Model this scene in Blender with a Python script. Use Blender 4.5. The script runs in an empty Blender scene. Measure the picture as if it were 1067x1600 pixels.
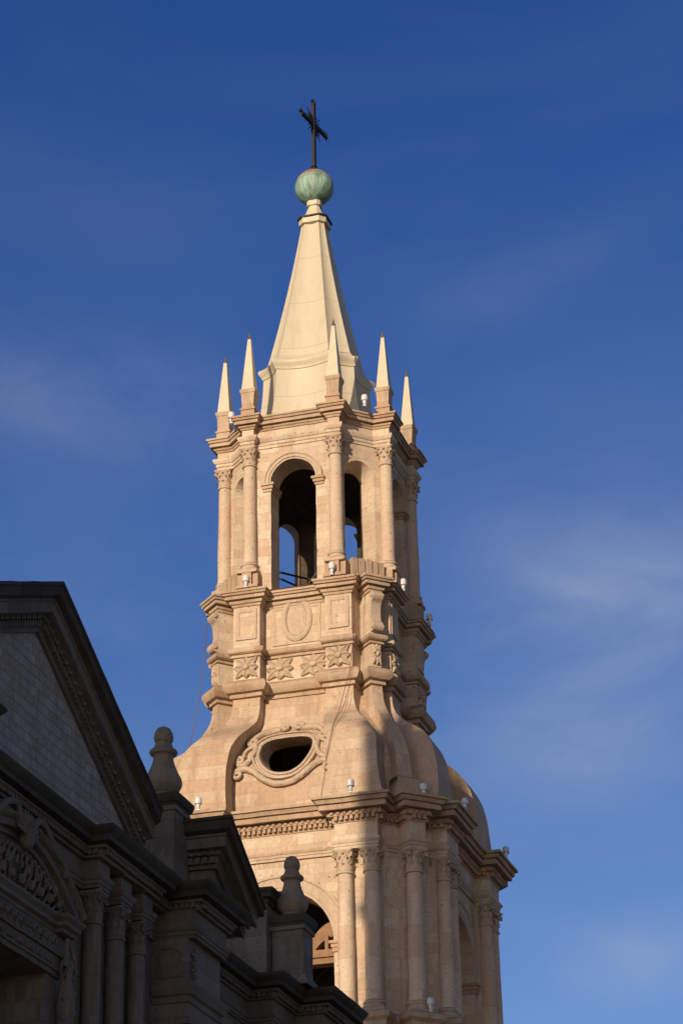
import bpy, bmesh, math, random
from mathutils import Matrix, Vector, noise
random.seed(7)
R = math.radians
PI = math.pi
SQ2 = math.sqrt(2)
sc = bpy.context.scene
COL = sc.collection

# ------------------------------------------------------------------ camera
# working axes: w = west, s = south, z = up (z = 0 at the camera); Blender x = -w, y = -s
GZ = -1.6
PHI, PITCH, ROLL = 0.29250085, 0.43825707, -0.01657445
CW, CS = 81.69131555, 25.46566742
c_, s_ = math.cos(PHI), math.sin(PHI)
cp_, sp_ = math.cos(PITCH), math.sin(PITCH)
cr_, sr_ = math.cos(ROLL), math.sin(ROLL)
vr = Vector((s_, -c_, 0)); vu = Vector((-c_ * sp_, -s_ * sp_, cp_)); vf = Vector((c_ * cp_, s_ * cp_, sp_))
rx = vr * cr_ + vu * sr_
ru = vu * cr_ - vr * sr_
cam_d = bpy.data.cameras.new('camera')
cam = bpy.data.objects.new('camera', cam_d); COL.objects.link(cam)
cam.matrix_world = Matrix(((rx.x, ru.x, -vf.x, -CW), (rx.y, ru.y, -vf.y, -CS), (rx.z, ru.z, -vf.z, 0), (0, 0, 0, 1)))
cam_d.sensor_fit = 'VERTICAL'; cam_d.sensor_height = 36; cam_d.lens = 4090.59 * 36 / 1600
cam_d.clip_end = 5000
sc.camera = cam

# ------------------------------------------------------------------ sun and sky
SUN_AZ_N = 8.15      # degrees north of due west
SUN_EL = 15.7
az, el = R(SUN_AZ_N), R(SUN_EL)
sun_dir = Vector((-math.cos(az) * math.cos(el), math.sin(az) * math.cos(el), math.sin(el)))
ld = bpy.data.lights.new('sun', 'SUN'); ld.energy = 4.4; ld.angle = R(0.6); ld.color = (1.0, 0.785, 0.55)
lo = bpy.data.objects.new('sun', ld); COL.objects.link(lo)
lo.rotation_euler = (-sun_dir).to_track_quat('-Z', 'Y').to_euler()

world = bpy.data.worlds.new('World'); sc.world = world; world.use_nodes = True
nt = world.node_tree; N = nt.nodes; L = nt.links
for n in list(N): N.remove(n)
out = N.new('ShaderNodeOutputWorld'); bg = N.new('ShaderNodeBackground'); L.new(bg.outputs[0], out.inputs[0])
bg.inputs['Strength'].default_value = 0.095
sky = N.new('ShaderNodeTexSky'); sky.sky_type = 'NISHITA'; sky.sun_disc = False
sky.sun_elevation = R(SUN_EL); sky.sun_rotation = R(270 + SUN_AZ_N); sky.altitude = 2300
sky.air_density = 1.0; sky.dust_density = 0.3; sky.ozone_density = 2.0
hs = N.new('ShaderNodeHueSaturation'); hs.inputs['Saturation'].default_value = 1.15; hs.inputs['Value'].default_value = 1.0
L.new(sky.outputs[0], hs.inputs['Color'])
tc = N.new('ShaderNodeTexCoord')
mp = N.new('ShaderNodeMapping'); mp.inputs['Location'].default_value = (3.1, 0.7, 0.4); mp.inputs['Rotation'].default_value = (R(12), R(-18), R(15)); mp.inputs['Scale'].default_value = (3.0, 5.0, 11.0)
L.new(tc.outputs['Generated'], mp.inputs['Vector'])
nz = N.new('ShaderNodeTexNoise'); nz.inputs['Scale'].default_value = 1.0; nz.inputs['Detail'].default_value = 6; nz.inputs['Roughness'].default_value = 0.55
nz.inputs['Distortion'].default_value = 0.6
L.new(mp.outputs[0], nz.inputs['Vector'])
cr = N.new('ShaderNodeValToRGB'); cr.color_ramp.elements[0].position = 0.44; cr.color_ramp.elements[1].position = 0.85
L.new(nz.outputs['Fac'], cr.inputs['Fac'])
sxyz = N.new('ShaderNodeSeparateXYZ'); L.new(tc.outputs['Generated'], sxyz.inputs[0])
tr = N.new('ShaderNodeValToRGB'); L.new(sxyz.outputs[2], tr.inputs['Fac'])   # deep altitude sky: redder low, purer blue overhead
tr.color_ramp.elements[0].position = 0.20; tr.color_ramp.elements[0].color = (1.12, 1.0, 1.10, 1)
tr.color_ramp.elements[1].position = 0.62; tr.color_ramp.elements[1].color = (0.43, 0.66, 1.18, 1)
mt = N.new('ShaderNodeMixRGB'); mt.blend_type = 'MULTIPLY'; mt.inputs[0].default_value = 1.0
L.new(hs.outputs[0], mt.inputs[1]); L.new(tr.outputs[0], mt.inputs[2])
dp_ = N.new('ShaderNodeVectorMath'); dp_.operation = 'DOT_PRODUCT'; L.new(tc.outputs['Generated'], dp_.inputs[0]); dp_.inputs[1].default_value = (-math.cos(az), math.sin(az), 0)
mr_ = N.new('ShaderNodeMapRange'); mr_.inputs['From Min'].default_value = -1; mr_.inputs['From Max'].default_value = 1; L.new(dp_.outputs['Value'], mr_.inputs[0])
wr = N.new('ShaderNodeValToRGB'); L.new(mr_.outputs[0], wr.inputs['Fac'])   # added tint: sunward glow boosted, side skies dimmed, to tune fill on shaded walls
we = wr.color_ramp.elements
we[0].position = 0.22; we[0].color = (1, 1, 1, 1); we[1].position = 1.0; we[1].color = (3.5, 2.35, 1.45, 1)
e_ = we.new(0.5); e_.color = (0.42, 0.37, 0.35, 1); e2_ = we.new(0.68); e2_.color = (0.85, 0.62, 0.46, 1)
mt2 = N.new('ShaderNodeMixRGB'); mt2.blend_type = 'MULTIPLY'; mt2.inputs[0].default_value = 1.0
L.new(mt.outputs[0], mt2.inputs[1]); L.new(wr.outputs[0], mt2.inputs[2])
mu = N.new('ShaderNodeMath'); mu.operation = 'MULTIPLY'; mu.inputs[1].default_value = 0.5
ce = N.new('ShaderNodeMapRange'); ce.inputs['From Min'].default_value = 0.58; ce.inputs['From Max'].default_value = 0.34; ce.inputs['To Min'].default_value = 0.25; ce.inputs['To Max'].default_value = 1.0
L.new(sxyz.outputs[2], ce.inputs[0]); mu0 = N.new('ShaderNodeMath'); mu0.operation = 'MULTIPLY'; L.new(cr.outputs[0], mu0.inputs[0]); L.new(ce.outputs[0], mu0.inputs[1])
L.new(mu0.outputs[0], mu.inputs[0])
BANKS = [(.105, .393, .06, .028, .15, .42), (-.108, .463, .07, .018, -.12, .20), (.03, .43, .10, .02, .1, .05), (.078, .505, .06, .012, .35, .07), (.108, .262, .04, .016, .3, .30), (.095, .343, .055, .024, .2, .22), (-.08, .385, .04, .012, 0.0, .08)]
# thin banks of evening cirrus, placed by compass bearing (u) and height (z) in the sky
def wm(op, a, b=None):
    n = N.new('ShaderNodeMath'); n.operation = op
    for i, x in enumerate((a, b)):
        if x is None: continue
        if isinstance(x, (int, float)): n.inputs[i].default_value = x
        else: L.new(x, n.inputs[i])
    return n.outputs[0]
du = N.new('ShaderNodeVectorMath'); du.operation = 'DOT_PRODUCT'; L.new(tc.outputs['Generated'], du.inputs[0]); du.inputs[1].default_value = (s_, -c_, 0)
U_ = du.outputs['Value']; Z_ = sxyz.outputs[2]
bank = None
for (u0, z0, su, sz, tilt, amp) in BANKS:
    a = wm('SUBTRACT', U_, u0); b = wm('SUBTRACT', Z_, z0)
    p = wm('ADD', wm('MULTIPLY', a, math.cos(tilt)), wm('MULTIPLY', b, math.sin(tilt)))
    q = wm('SUBTRACT', wm('MULTIPLY', b, math.cos(tilt)), wm('MULTIPLY', a, math.sin(tilt)))
    r = wm('ADD', wm('POWER', wm('ABSOLUTE', wm('DIVIDE', p, su)), 2.0), wm('POWER', wm('ABSOLUTE', wm('DIVIDE', q, sz)), 2.0))
    g = wm('MULTIPLY', wm('EXPONENT', wm('MULTIPLY', r, -1.0)), amp)
    bank = g if bank is None else wm('ADD', bank, g)
n2_ = N.new('ShaderNodeTexNoise'); n2_.inputs['Scale'].default_value = 9.0; n2_.inputs['Detail'].default_value = 8; n2_.inputs['Roughness'].default_value = 0.6; n2_.inputs['Distortion'].default_value = 0.5
mp2 = N.new('ShaderNodeMapping'); mp2.inputs['Rotation'].default_value = (R(10), R(14), 0); mp2.inputs['Scale'].default_value = (1.0, 1.3, 3.2); L.new(tc.outputs['Generated'], mp2.inputs['Vector']); L.new(mp2.outputs[0], n2_.inputs['Vector'])
nf = N.new('ShaderNodeMapRange'); nf.inputs['From Min'].default_value = 0.30; nf.inputs['From Max'].default_value = 0.72; L.new(n2_.outputs['Fac'], nf.inputs[0])
cl = wm('ADD', wm('MULTIPLY', bank, wm('ADD', 0.35, nf.outputs[0])), wm('MULTIPLY', mu.outputs[0], 0.4))
mx = N.new('ShaderNodeMixRGB'); mx.inputs['Color2'].default_value = (3.9, 4.6, 6.0, 1)
L.new(cl, mx.inputs['Fac']); L.new(mt2.outputs[0], mx.inputs['Color1'])
L.new(mx.outputs[0], bg.inputs['Color'])

sc.view_settings.view_transform = 'Standard'; sc.view_settings.look = 'None'
sc.view_settings.exposure = 0.0; sc.view_settings.gamma = 1.0
sc.cycles.max_bounces = 6

# ------------------------------------------------------------------ materials
def new_mat(name):
    m = bpy.data.materials.new(name); m.use_nodes = True
    return m, m.node_tree.nodes, m.node_tree.links, m.node_tree.nodes['Principled BSDF']

def stone(name, base, bw=0.62, bh=0.33, joint=0.25, vary=0.12, pits=1.0, stain=(0.30, 0.25, 0.20), stain_amt=0.35, bump=0.5, mortar=0.006, course=True):
    m, N, L, b = new_mat(name)
    b.inputs['Roughness'].default_value = 0.9
    b.inputs['Specular IOR Level'].default_value = 0.15
    g = N.new('ShaderNodeNewGeometry')
    def math_(op, a, bb=None):
        n = N.new('ShaderNodeMath'); n.operation = op
        for i, x in enumerate((a, bb)):
            if x is None: continue
            if isinstance(x, (int, float)): n.inputs[i].default_value = x
            else: L.new(x, n.inputs[i])
        return n.outputs[0]
    sp = N.new('ShaderNodeSeparateXYZ'); L.new(g.outputs['Position'], sp.inputs[0])
    sn = N.new('ShaderNodeSeparateXYZ'); L.new(g.outputs['True Normal'], sn.inputs[0])
    u = math_('SUBTRACT', math_('MULTIPLY', sp.outputs[1], sn.outputs[0]), math_('MULTIPLY', sp.outputs[0], sn.outputs[1]))
    ln = math_('SQRT', math_('ADD', math_('ADD', math_('MULTIPLY', sn.outputs[0], sn.outputs[0]), math_('MULTIPLY', sn.outputs[1], sn.outputs[1])), 0.0004))
    u = math_('DIVIDE', u, ln)
    # wobble so the joints are not ruled lines
    wn = N.new('ShaderNodeTexNoise'); wn.inputs['Scale'].default_value = 2.3; wn.inputs['Detail'].default_value = 2
    L.new(g.outputs['Position'], wn.inputs['Vector'])
    wob = math_('MULTIPLY', math_('SUBTRACT', wn.outputs['Fac'], 0.5), 0.05)
    cb = N.new('ShaderNodeCombineXYZ'); L.new(math_('ADD', u, wob), cb.inputs[0]); L.new(math_('ADD', sp.outputs[2], wob), cb.inputs[1])
    br = N.new('ShaderNodeTexBrick'); br.inputs['Scale'].default_value = 1.0
    br.inputs['Brick Width'].default_value = bw; br.inputs['Row Height'].default_value = bh
    br.inputs['Mortar Size'].default_value = mortar; br.inputs['Mortar Smooth'].default_value = 0.4; br.inputs['Bias'].default_value = 0.0
    br.inputs['Color1'].default_value = (1, 1, 1, 1); br.inputs['Color2'].default_value = (0, 0, 0, 1); br.inputs['Mortar'].default_value = (.5, .5, .5, 1)
    L.new(cb.outputs[0], br.inputs['Vector'])
    # colour: base * block variation * grain, then stains, pits, joints
    big = N.new('ShaderNodeTexNoise'); big.inputs['Scale'].default_value = 0.55; big.inputs['Detail'].default_value = 7; big.inputs['Roughness'].default_value = 0.65
    L.new(g.outputs['Position'], big.inputs['Vector'])
    grain = N.new('ShaderNodeTexNoise'); grain.inputs['Scale'].default_value = 9; grain.inputs['Detail'].default_value = 8; grain.inputs['Roughness'].default_value = 0.7
    L.new(g.outputs['Position'], grain.inputs['Vector'])
    v = math_('ADD', 1.0 - vary * 0.5, math_('MULTIPLY', br.outputs['Color'], vary if course else 0.0))
    v = math_('MULTIPLY', v, math_('ADD', 0.80, math_('MULTIPLY', big.outputs['Fac'], 0.40)))
    v = math_('MULTIPLY', v, math_('ADD', 0.66, math_('MULTIPLY', grain.outputs['Fac'], 0.68)))
    rgb = N.new('ShaderNodeValToRGB'); ee = rgb.color_ramp.elements
    ee[0].position = 0.0; ee[0].color = (base[0] * .95, base[1] * .90, base[2] * .86, 1); ee[1].position = 1.0; ee[1].color = (min(base[0] * 1.08, .8), min(base[1] * 1.10, .8), min(base[2] * 1.13, .8), 1)
    for ps, k in ((.25, (1.02, .94, .92)), (.55, (1, 1, 1)), (.8, (1.04, 1.05, 1.05))):
        q_ = ee.new(ps); q_.color = (base[0] * k[0], base[1] * k[1], base[2] * k[2], 1)
    L.new(br.outputs['Color'] if course else grain.outputs['Fac'], rgb.inputs['Fac'])
    vm = N.new('ShaderNodeVectorMath'); vm.operation = 'SCALE'; L.new(rgb.outputs[0], vm.inputs[0]); L.new(v, vm.inputs['Scale'])
    def mix(fac, c1, c2, op='MIX'):
        n = N.new('ShaderNodeMixRGB'); n.blend_type = op
        if isinstance(fac, (int, float)): n.inputs[0].default_value = fac
        else: L.new(fac, n.inputs[0])
        for i, x in ((1, c1), (2, c2)):
            if isinstance(x, tuple): n.inputs[i].default_value = (*x, 1)
            else: L.new(x, n.inputs[i])
        return n.outputs[0]
    # vertical run-off streaks
    mpp = N.new('ShaderNodeMapping'); mpp.inputs['Scale'].default_value = (2.2, 2.2, 0.35); L.new(g.outputs['Position'], mpp.inputs['Vector'])
    st = N.new('ShaderNodeTexNoise'); st.inputs['Scale'].default_value = 1.0; st.inputs['Detail'].default_value = 6; st.inputs['Roughness'].default_value = 0.7
    L.new(mpp.outputs[0], st.inputs['Vector'])
    r1 = N.new('ShaderNodeMapRange'); r1.inputs['From Min'].default_value = 0.50; r1.inputs['From Max'].default_value = 0.80; r1.inputs['To Max'].default_value = stain_amt
    L.new(st.outputs['Fac'], r1.inputs[0])
    colr = mix(r1.outputs[0], vm.outputs[0], stain)
    r2 = N.new('ShaderNodeMapRange'); r2.inputs['From Min'].default_value = 0.55; r2.inputs['From Max'].default_value = 0.78; r2.inputs['To Max'].default_value = stain_amt * 0.6
    L.new(big.outputs['Fac'], r2.inputs[0])
    colr = mix(r2.outputs[0], colr, tuple(x * 0.75 for x in base))
    # grime lying on upward ledges
    up = N.new('ShaderNodeMapRange'); up.inputs['From Min'].default_value = 0.6; up.inputs['From Max'].default_value = 1.0; up.inputs['To Max'].default_value = 0.55
    L.new(sn.outputs[2], up.inputs[0])
    colr = mix(up.outputs[0], colr, (0.12, 0.10, 0.085))
    height = math_('MULTIPLY', grain.outputs['Fac'], 0.35)
    if course:
        colr = mix(math_('MULTIPLY', br.outputs['Fac'], joint), colr, tuple(x * 0.35 for x in base))
        height = math_('SUBTRACT', height, math_('MULTIPLY', br.outputs['Fac'], 0.5))
    if pits:
        vo = N.new('ShaderNodeTexVoronoi'); vo.inputs['Scale'].default_value = 8.5; vo.inputs['Randomness'].default_value = 1.0
        L.new(g.outputs['Position'], vo.inputs['Vector'])
        sc_ = N.new('ShaderNodeSeparateColor'); L.new(vo.outputs['Color'], sc_.inputs[0])
        rad = math_('MULTIPLY', math_('POWER', sc_.outputs[0], 3.5), 0.30 * pits)
        pit = math_('LESS_THAN', vo.outputs['Distance'], rad)
        colr = mix(math_('MULTIPLY', pit, 0.6), colr, tuple(x * 0.28 for x in base))
        height = math_('SUBTRACT', height, math_('MULTIPLY', pit, 0.5))
    L.new(colr, b.inputs['Base Color'])
    bp = N.new('ShaderNodeBump'); bp.inputs['Strength'].default_value = bump; bp.inputs['Distance'].default_value = 0.04
    L.new(height, bp.inputs['Height']); L.new(bp.outputs[0], b.inputs['Normal'])
    return m

def plain(name, colr, rough=0.6, metal=0.0, var=0.25, scale=6.0, bump=0.1):
    m, N, L, b = new_mat(name)
    b.inputs['Roughness'].default_value = rough; b.inputs['Metallic'].default_value = metal
    tc = N.new('ShaderNodeNewGeometry')
    nz = N.new('ShaderNodeTexNoise'); nz.inputs['Scale'].default_value = scale; nz.inputs['Detail'].default_value = 6
    L.new(tc.outputs['Position'], nz.inputs['Vector'])
    mr = N.new('ShaderNodeMapRange'); mr.inputs['To Min'].default_value = 1 - var; mr.inputs['To Max'].default_value = 1 + var
    L.new(nz.outputs['Fac'], mr.inputs[0])
    rgb = N.new('ShaderNodeRGB'); rgb.outputs[0].default_value = (*colr, 1)
    vm = N.new('ShaderNodeVectorMath'); vm.operation = 'SCALE'; L.new(rgb.outputs[0], vm.inputs[0]); L.new(mr.outputs[0], vm.inputs['Scale'])
    L.new(vm.outputs[0], b.inputs['Base Color'])
    bp = N.new('ShaderNodeBump'); bp.inputs['Strength'].default_value = bump; bp.inputs['Distance'].default_value = 0.02
    L.new(nz.outputs['Fac'], bp.inputs['Height']); L.new(bp.outputs[0], b.inputs['Normal'])
    return m

SILLAR = (0.56, 0.455, 0.345)
M = {}
M['ashlar'] = stone('ashlar sillar', SILLAR, joint=0.42, vary=0.09, stain=(0.30, 0.225, 0.155), stain_amt=0.60)
M['carved'] = stone('carved sillar', (0.54, 0.43, 0.32), course=False, pits=0.7, stain=(0.30, 0.22, 0.15), stain_amt=0.60)
M['shaft'] = stone('column sillar', (0.55, 0.44, 0.33), bw=9.0, bh=1.05, joint=0.35, vary=0.08, pits=1.15, stain_amt=0.35)
M['mould'] = stone('moulded sillar', (0.46, 0.345, 0.245), bw=1.3, bh=0.9, joint=0.35, vary=0.10, pits=0.6, stain=(0.20, 0.145, 0.10), stain_amt=0.75)
M['dome'] = stone('dome sillar', (0.49, 0.375, 0.27), bw=0.95, bh=0.44, joint=0.38, vary=0.08, pits=0.8, stain=(0.27, 0.20, 0.14), stain_amt=0.8)
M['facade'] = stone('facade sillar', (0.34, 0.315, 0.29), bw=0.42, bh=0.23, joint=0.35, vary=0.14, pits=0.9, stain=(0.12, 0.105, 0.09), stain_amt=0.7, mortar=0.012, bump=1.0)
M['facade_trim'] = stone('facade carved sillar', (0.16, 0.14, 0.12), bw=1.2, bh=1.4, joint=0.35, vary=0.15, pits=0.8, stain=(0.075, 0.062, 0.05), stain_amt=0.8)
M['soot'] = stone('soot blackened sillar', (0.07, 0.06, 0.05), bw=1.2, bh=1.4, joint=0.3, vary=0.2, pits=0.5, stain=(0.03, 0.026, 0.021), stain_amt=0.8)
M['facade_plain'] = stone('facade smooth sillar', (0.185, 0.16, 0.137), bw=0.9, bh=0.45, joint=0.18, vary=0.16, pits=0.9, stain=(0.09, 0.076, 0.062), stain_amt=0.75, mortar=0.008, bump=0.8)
M['shaded_interior'] = stone('shade dark inner brick', (0.09, 0.07, 0.055), bw=0.3, bh=0.1, joint=0.4, vary=0.25, pits=0, stain=(0.04, 0.03, 0.025))  # near-black tone puts the shade of the unlit rooms into the colour
M['finial'] = stone('finial sillar', (0.30, 0.24, 0.185), course=False, pits=0.9, stain=(0.13, 0.11, 0.095), stain_amt=0.8)
M['cream'] = plain('cream painted obelisk', (0.57, 0.51, 0.38), 0.55, 0, 0.18, 3.0, 0.1)
M['lead'] = plain('grey lead tip', (0.14, 0.12, 0.11), 0.6, 0.3)
M['iron'] = plain('wrought iron', (0.035, 0.032, 0.030), 0.55, 0.6)
M['white'] = plain('white enamel', (0.66, 0.66, 0.66), 0.35, 0, 0.06)
M['darkglass'] = plain('dark lamp glass', (0.06, 0.06, 0.07), 0.15)
M['wood'] = plain('weathered timber', (0.27, 0.155, 0.085), 0.8, 0, 0.45, 4.0, 0.5)
M['bronze'] = plain('bell bronze', (0.10, 0.085, 0.05), 0.5, 0.8)
M['cable'] = plain('red cable', (0.17, 0.05, 0.045), 0.6)
M['ground'] = stone('plaza paving', (0.13, 0.12, 0.11), bw=0.8, bh=0.4, joint=0.3, pits=0, stain_amt=0.3)
M['void'] = plain('dark timber door', (0.05, 0.042, 0.035), 0.7)

def spire_mat():
    m, N, L, b = new_mat('cream painted sheet'); b.inputs['Roughness'].default_value = 0.5
    g = N.new('ShaderNodeNewGeometry'); sp = N.new('ShaderNodeSeparateXYZ'); L.new(g.outputs['Position'], sp.inputs[0])
    mpp = N.new('ShaderNodeMapping'); mpp.inputs['Scale'].default_value = (2.5, 2.5, 0.5); L.new(g.outputs['Position'], mpp.inputs['Vector'])
    nz = N.new('ShaderNodeTexNoise'); nz.inputs['Scale'].default_value = 1.2; nz.inputs['Detail'].default_value = 7; nz.inputs['Roughness'].default_value = 0.65; L.new(mpp.outputs[0], nz.inputs['Vector'])
    mr = N.new('ShaderNodeMapRange'); mr.inputs['From Min'].default_value = 0.52; mr.inputs['From Max'].default_value = 0.82; mr.inputs['To Max'].default_value = 0.6; L.new(nz.outputs['Fac'], mr.inputs[0])
    mx = N.new('ShaderNodeMixRGB'); mx.inputs[1].default_value = (0.56, 0.505, 0.375, 1); mx.inputs[2].default_value = (0.40, 0.33, 0.22, 1); L.new(mr.outputs[0], mx.inputs[0])
    # sheet seams at regular heights
    md = N.new('ShaderNodeMath'); md.operation = 'PINGPONG'; md.inputs[1].default_value = 1.05; L.new(sp.outputs[2], md.inputs[0])
    lt = N.new('ShaderNodeMath'); lt.operation = 'LESS_THAN'; lt.inputs[1].default_value = 0.014; L.new(md.outputs[0], lt.inputs[0])
    ml = N.new('ShaderNodeMath'); ml.operation = 'MULTIPLY'; ml.inputs[1].default_value = 0.4; L.new(lt.outputs[0], ml.inputs[0])
    m2 = N.new('ShaderNodeMixRGB'); m2.inputs[2].default_value = (0.22, 0.18, 0.12, 1); L.new(ml.outputs[0], m2.inputs[0]); L.new(mx.outputs[0], m2.inputs[1])
    vo = N.new('ShaderNodeTexVoronoi'); vo.inputs['Scale'].default_value = 2.2; L.new(g.outputs['Position'], vo.inputs['Vector'])
    l2 = N.new('ShaderNodeMath'); l2.operation = 'LESS_THAN'; l2.inputs[1].default_value = 0.055; L.new(vo.outputs['Distance'], l2.inputs[0])
    l3 = N.new('ShaderNodeMath'); l3.operation = 'MULTIPLY'; l3.inputs[1].default_value = 0.6; L.new(l2.outputs[0], l3.inputs[0])
    m3 = N.new('ShaderNodeMixRGB'); m3.inputs[2].default_value = (0.25, 0.17, 0.09, 1); L.new(l3.outputs[0], m3.inputs[0]); L.new(m2.outputs[0], m3.inputs[1])
    L.new(m3.outputs[0], b.inputs['Base Color'])
    bp = N.new('ShaderNodeBump'); bp.inputs['Strength'].default_value = 0.15; bp.inputs['Distance'].default_value = 0.05; L.new(nz.outputs['Fac'], bp.inputs['Height']); L.new(bp.outputs[0], b.inputs['Normal'])
    return m
M['spire'] = spire_mat()

def copper_mat():
    m, N, L, b = new_mat('green copper patina'); b.inputs['Roughness'].default_value = 0.7
    tc = N.new('ShaderNodeTexCoord'); sp = N.new('ShaderNodeSeparateXYZ'); L.new(tc.outputs['Object'], sp.inputs[0])
    at = N.new('ShaderNodeMath'); at.operation = 'ARCTAN2'; L.new(sp.outputs[1], at.inputs[0]); L.new(sp.outputs[0], at.inputs[1])
    k = N.new('ShaderNodeMath'); k.operation = 'MULTIPLY'; k.inputs[1].default_value = 18 / (2 * PI); L.new(at.outputs[0], k.inputs[0])
    pp = N.new('ShaderNodeMath'); pp.operation = 'PINGPONG'; pp.inputs[1].default_value = 0.5; L.new(k.outputs[0], pp.inputs[0])
    lt = N.new('ShaderNodeMath'); lt.operation = 'LESS_THAN'; lt.inputs[1].default_value = 0.045; L.new(pp.outputs[0], lt.inputs[0])
    eq = N.new('ShaderNodeMath'); eq.operation = 'COMPARE'; eq.inputs[1].default_value = 0.17; eq.inputs[2].default_value = 0.016; L.new(sp.outputs[2], eq.inputs[0])
    mxm = N.new('ShaderNodeMath'); mxm.operation = 'MAXIMUM'; L.new(lt.outputs[0], mxm.inputs[0]); L.new(eq.outputs[0], mxm.inputs[1])
    mpp = N.new('ShaderNodeMapping'); mpp.inputs['Scale'].default_value = (5, 5, 1.2); L.new(tc.outputs['Object'], mpp.inputs['Vector'])
    nz = N.new('ShaderNodeTexNoise'); nz.inputs['Scale'].default_value = 1.0; nz.inputs['Detail'].default_value = 6; L.new(mpp.outputs[0], nz.inputs['Vector'])
    r = N.new('ShaderNodeValToRGB'); e = r.color_ramp.elements
    e[0].position = 0.36; e[0].color = (0.15, 0.22, 0.16, 1); e[1].position = 0.62; e[1].color = (0.30, 0.50, 0.42, 1)
    L.new(nz.outputs['Fac'], r.inputs[0])
    # rust runs down from the iron cross foot
    zz = N.new('ShaderNodeMapRange'); zz.inputs['From Min'].default_value = 0.18; zz.inputs['From Max'].default_value = 0.55; L.new(sp.outputs[2], zz.inputs[0])
    ru = N.new('ShaderNodeMath'); ru.operation = 'MULTIPLY'; L.new(zz.outputs[0], ru.inputs[0])
    n2 = N.new('ShaderNodeMapRange'); n2.inputs['From Min'].default_value = 0.43; n2.inputs['From Max'].default_value = 0.50; L.new(nz.outputs['Fac'], n2.inputs[0])
    L.new(n2.outputs[0], ru.inputs[1])
    ru2 = N.new('ShaderNodeMath'); ru2.operation = 'MULTIPLY'; ru2.inputs[1].default_value = 1.6; ru2.use_clamp = True; L.new(ru.outputs[0], ru2.inputs[0])
    m1 = N.new('ShaderNodeMixRGB'); m1.inputs[2].default_value = (0.34, 0.12, 0.045, 1); L.new(ru2.outputs[0], m1.inputs[0]); L.new(r.outputs[0], m1.inputs[1])
    f = N.new('ShaderNodeMath'); f.operation = 'MULTIPLY'; f.inputs[1].default_value = 0.75; L.new(mxm.outputs[0], f.inputs[0])
    m2 = N.new('ShaderNodeMixRGB'); m2.inputs[2].default_value = (0.09, 0.10, 0.06, 1); L.new(f.outputs[0], m2.inputs[0]); L.new(m1.outputs[0], m2.inputs[1])
    L.new(m2.outputs[0], b.inputs['Base Color'])
    return m
M['copper'] = copper_mat()

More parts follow.
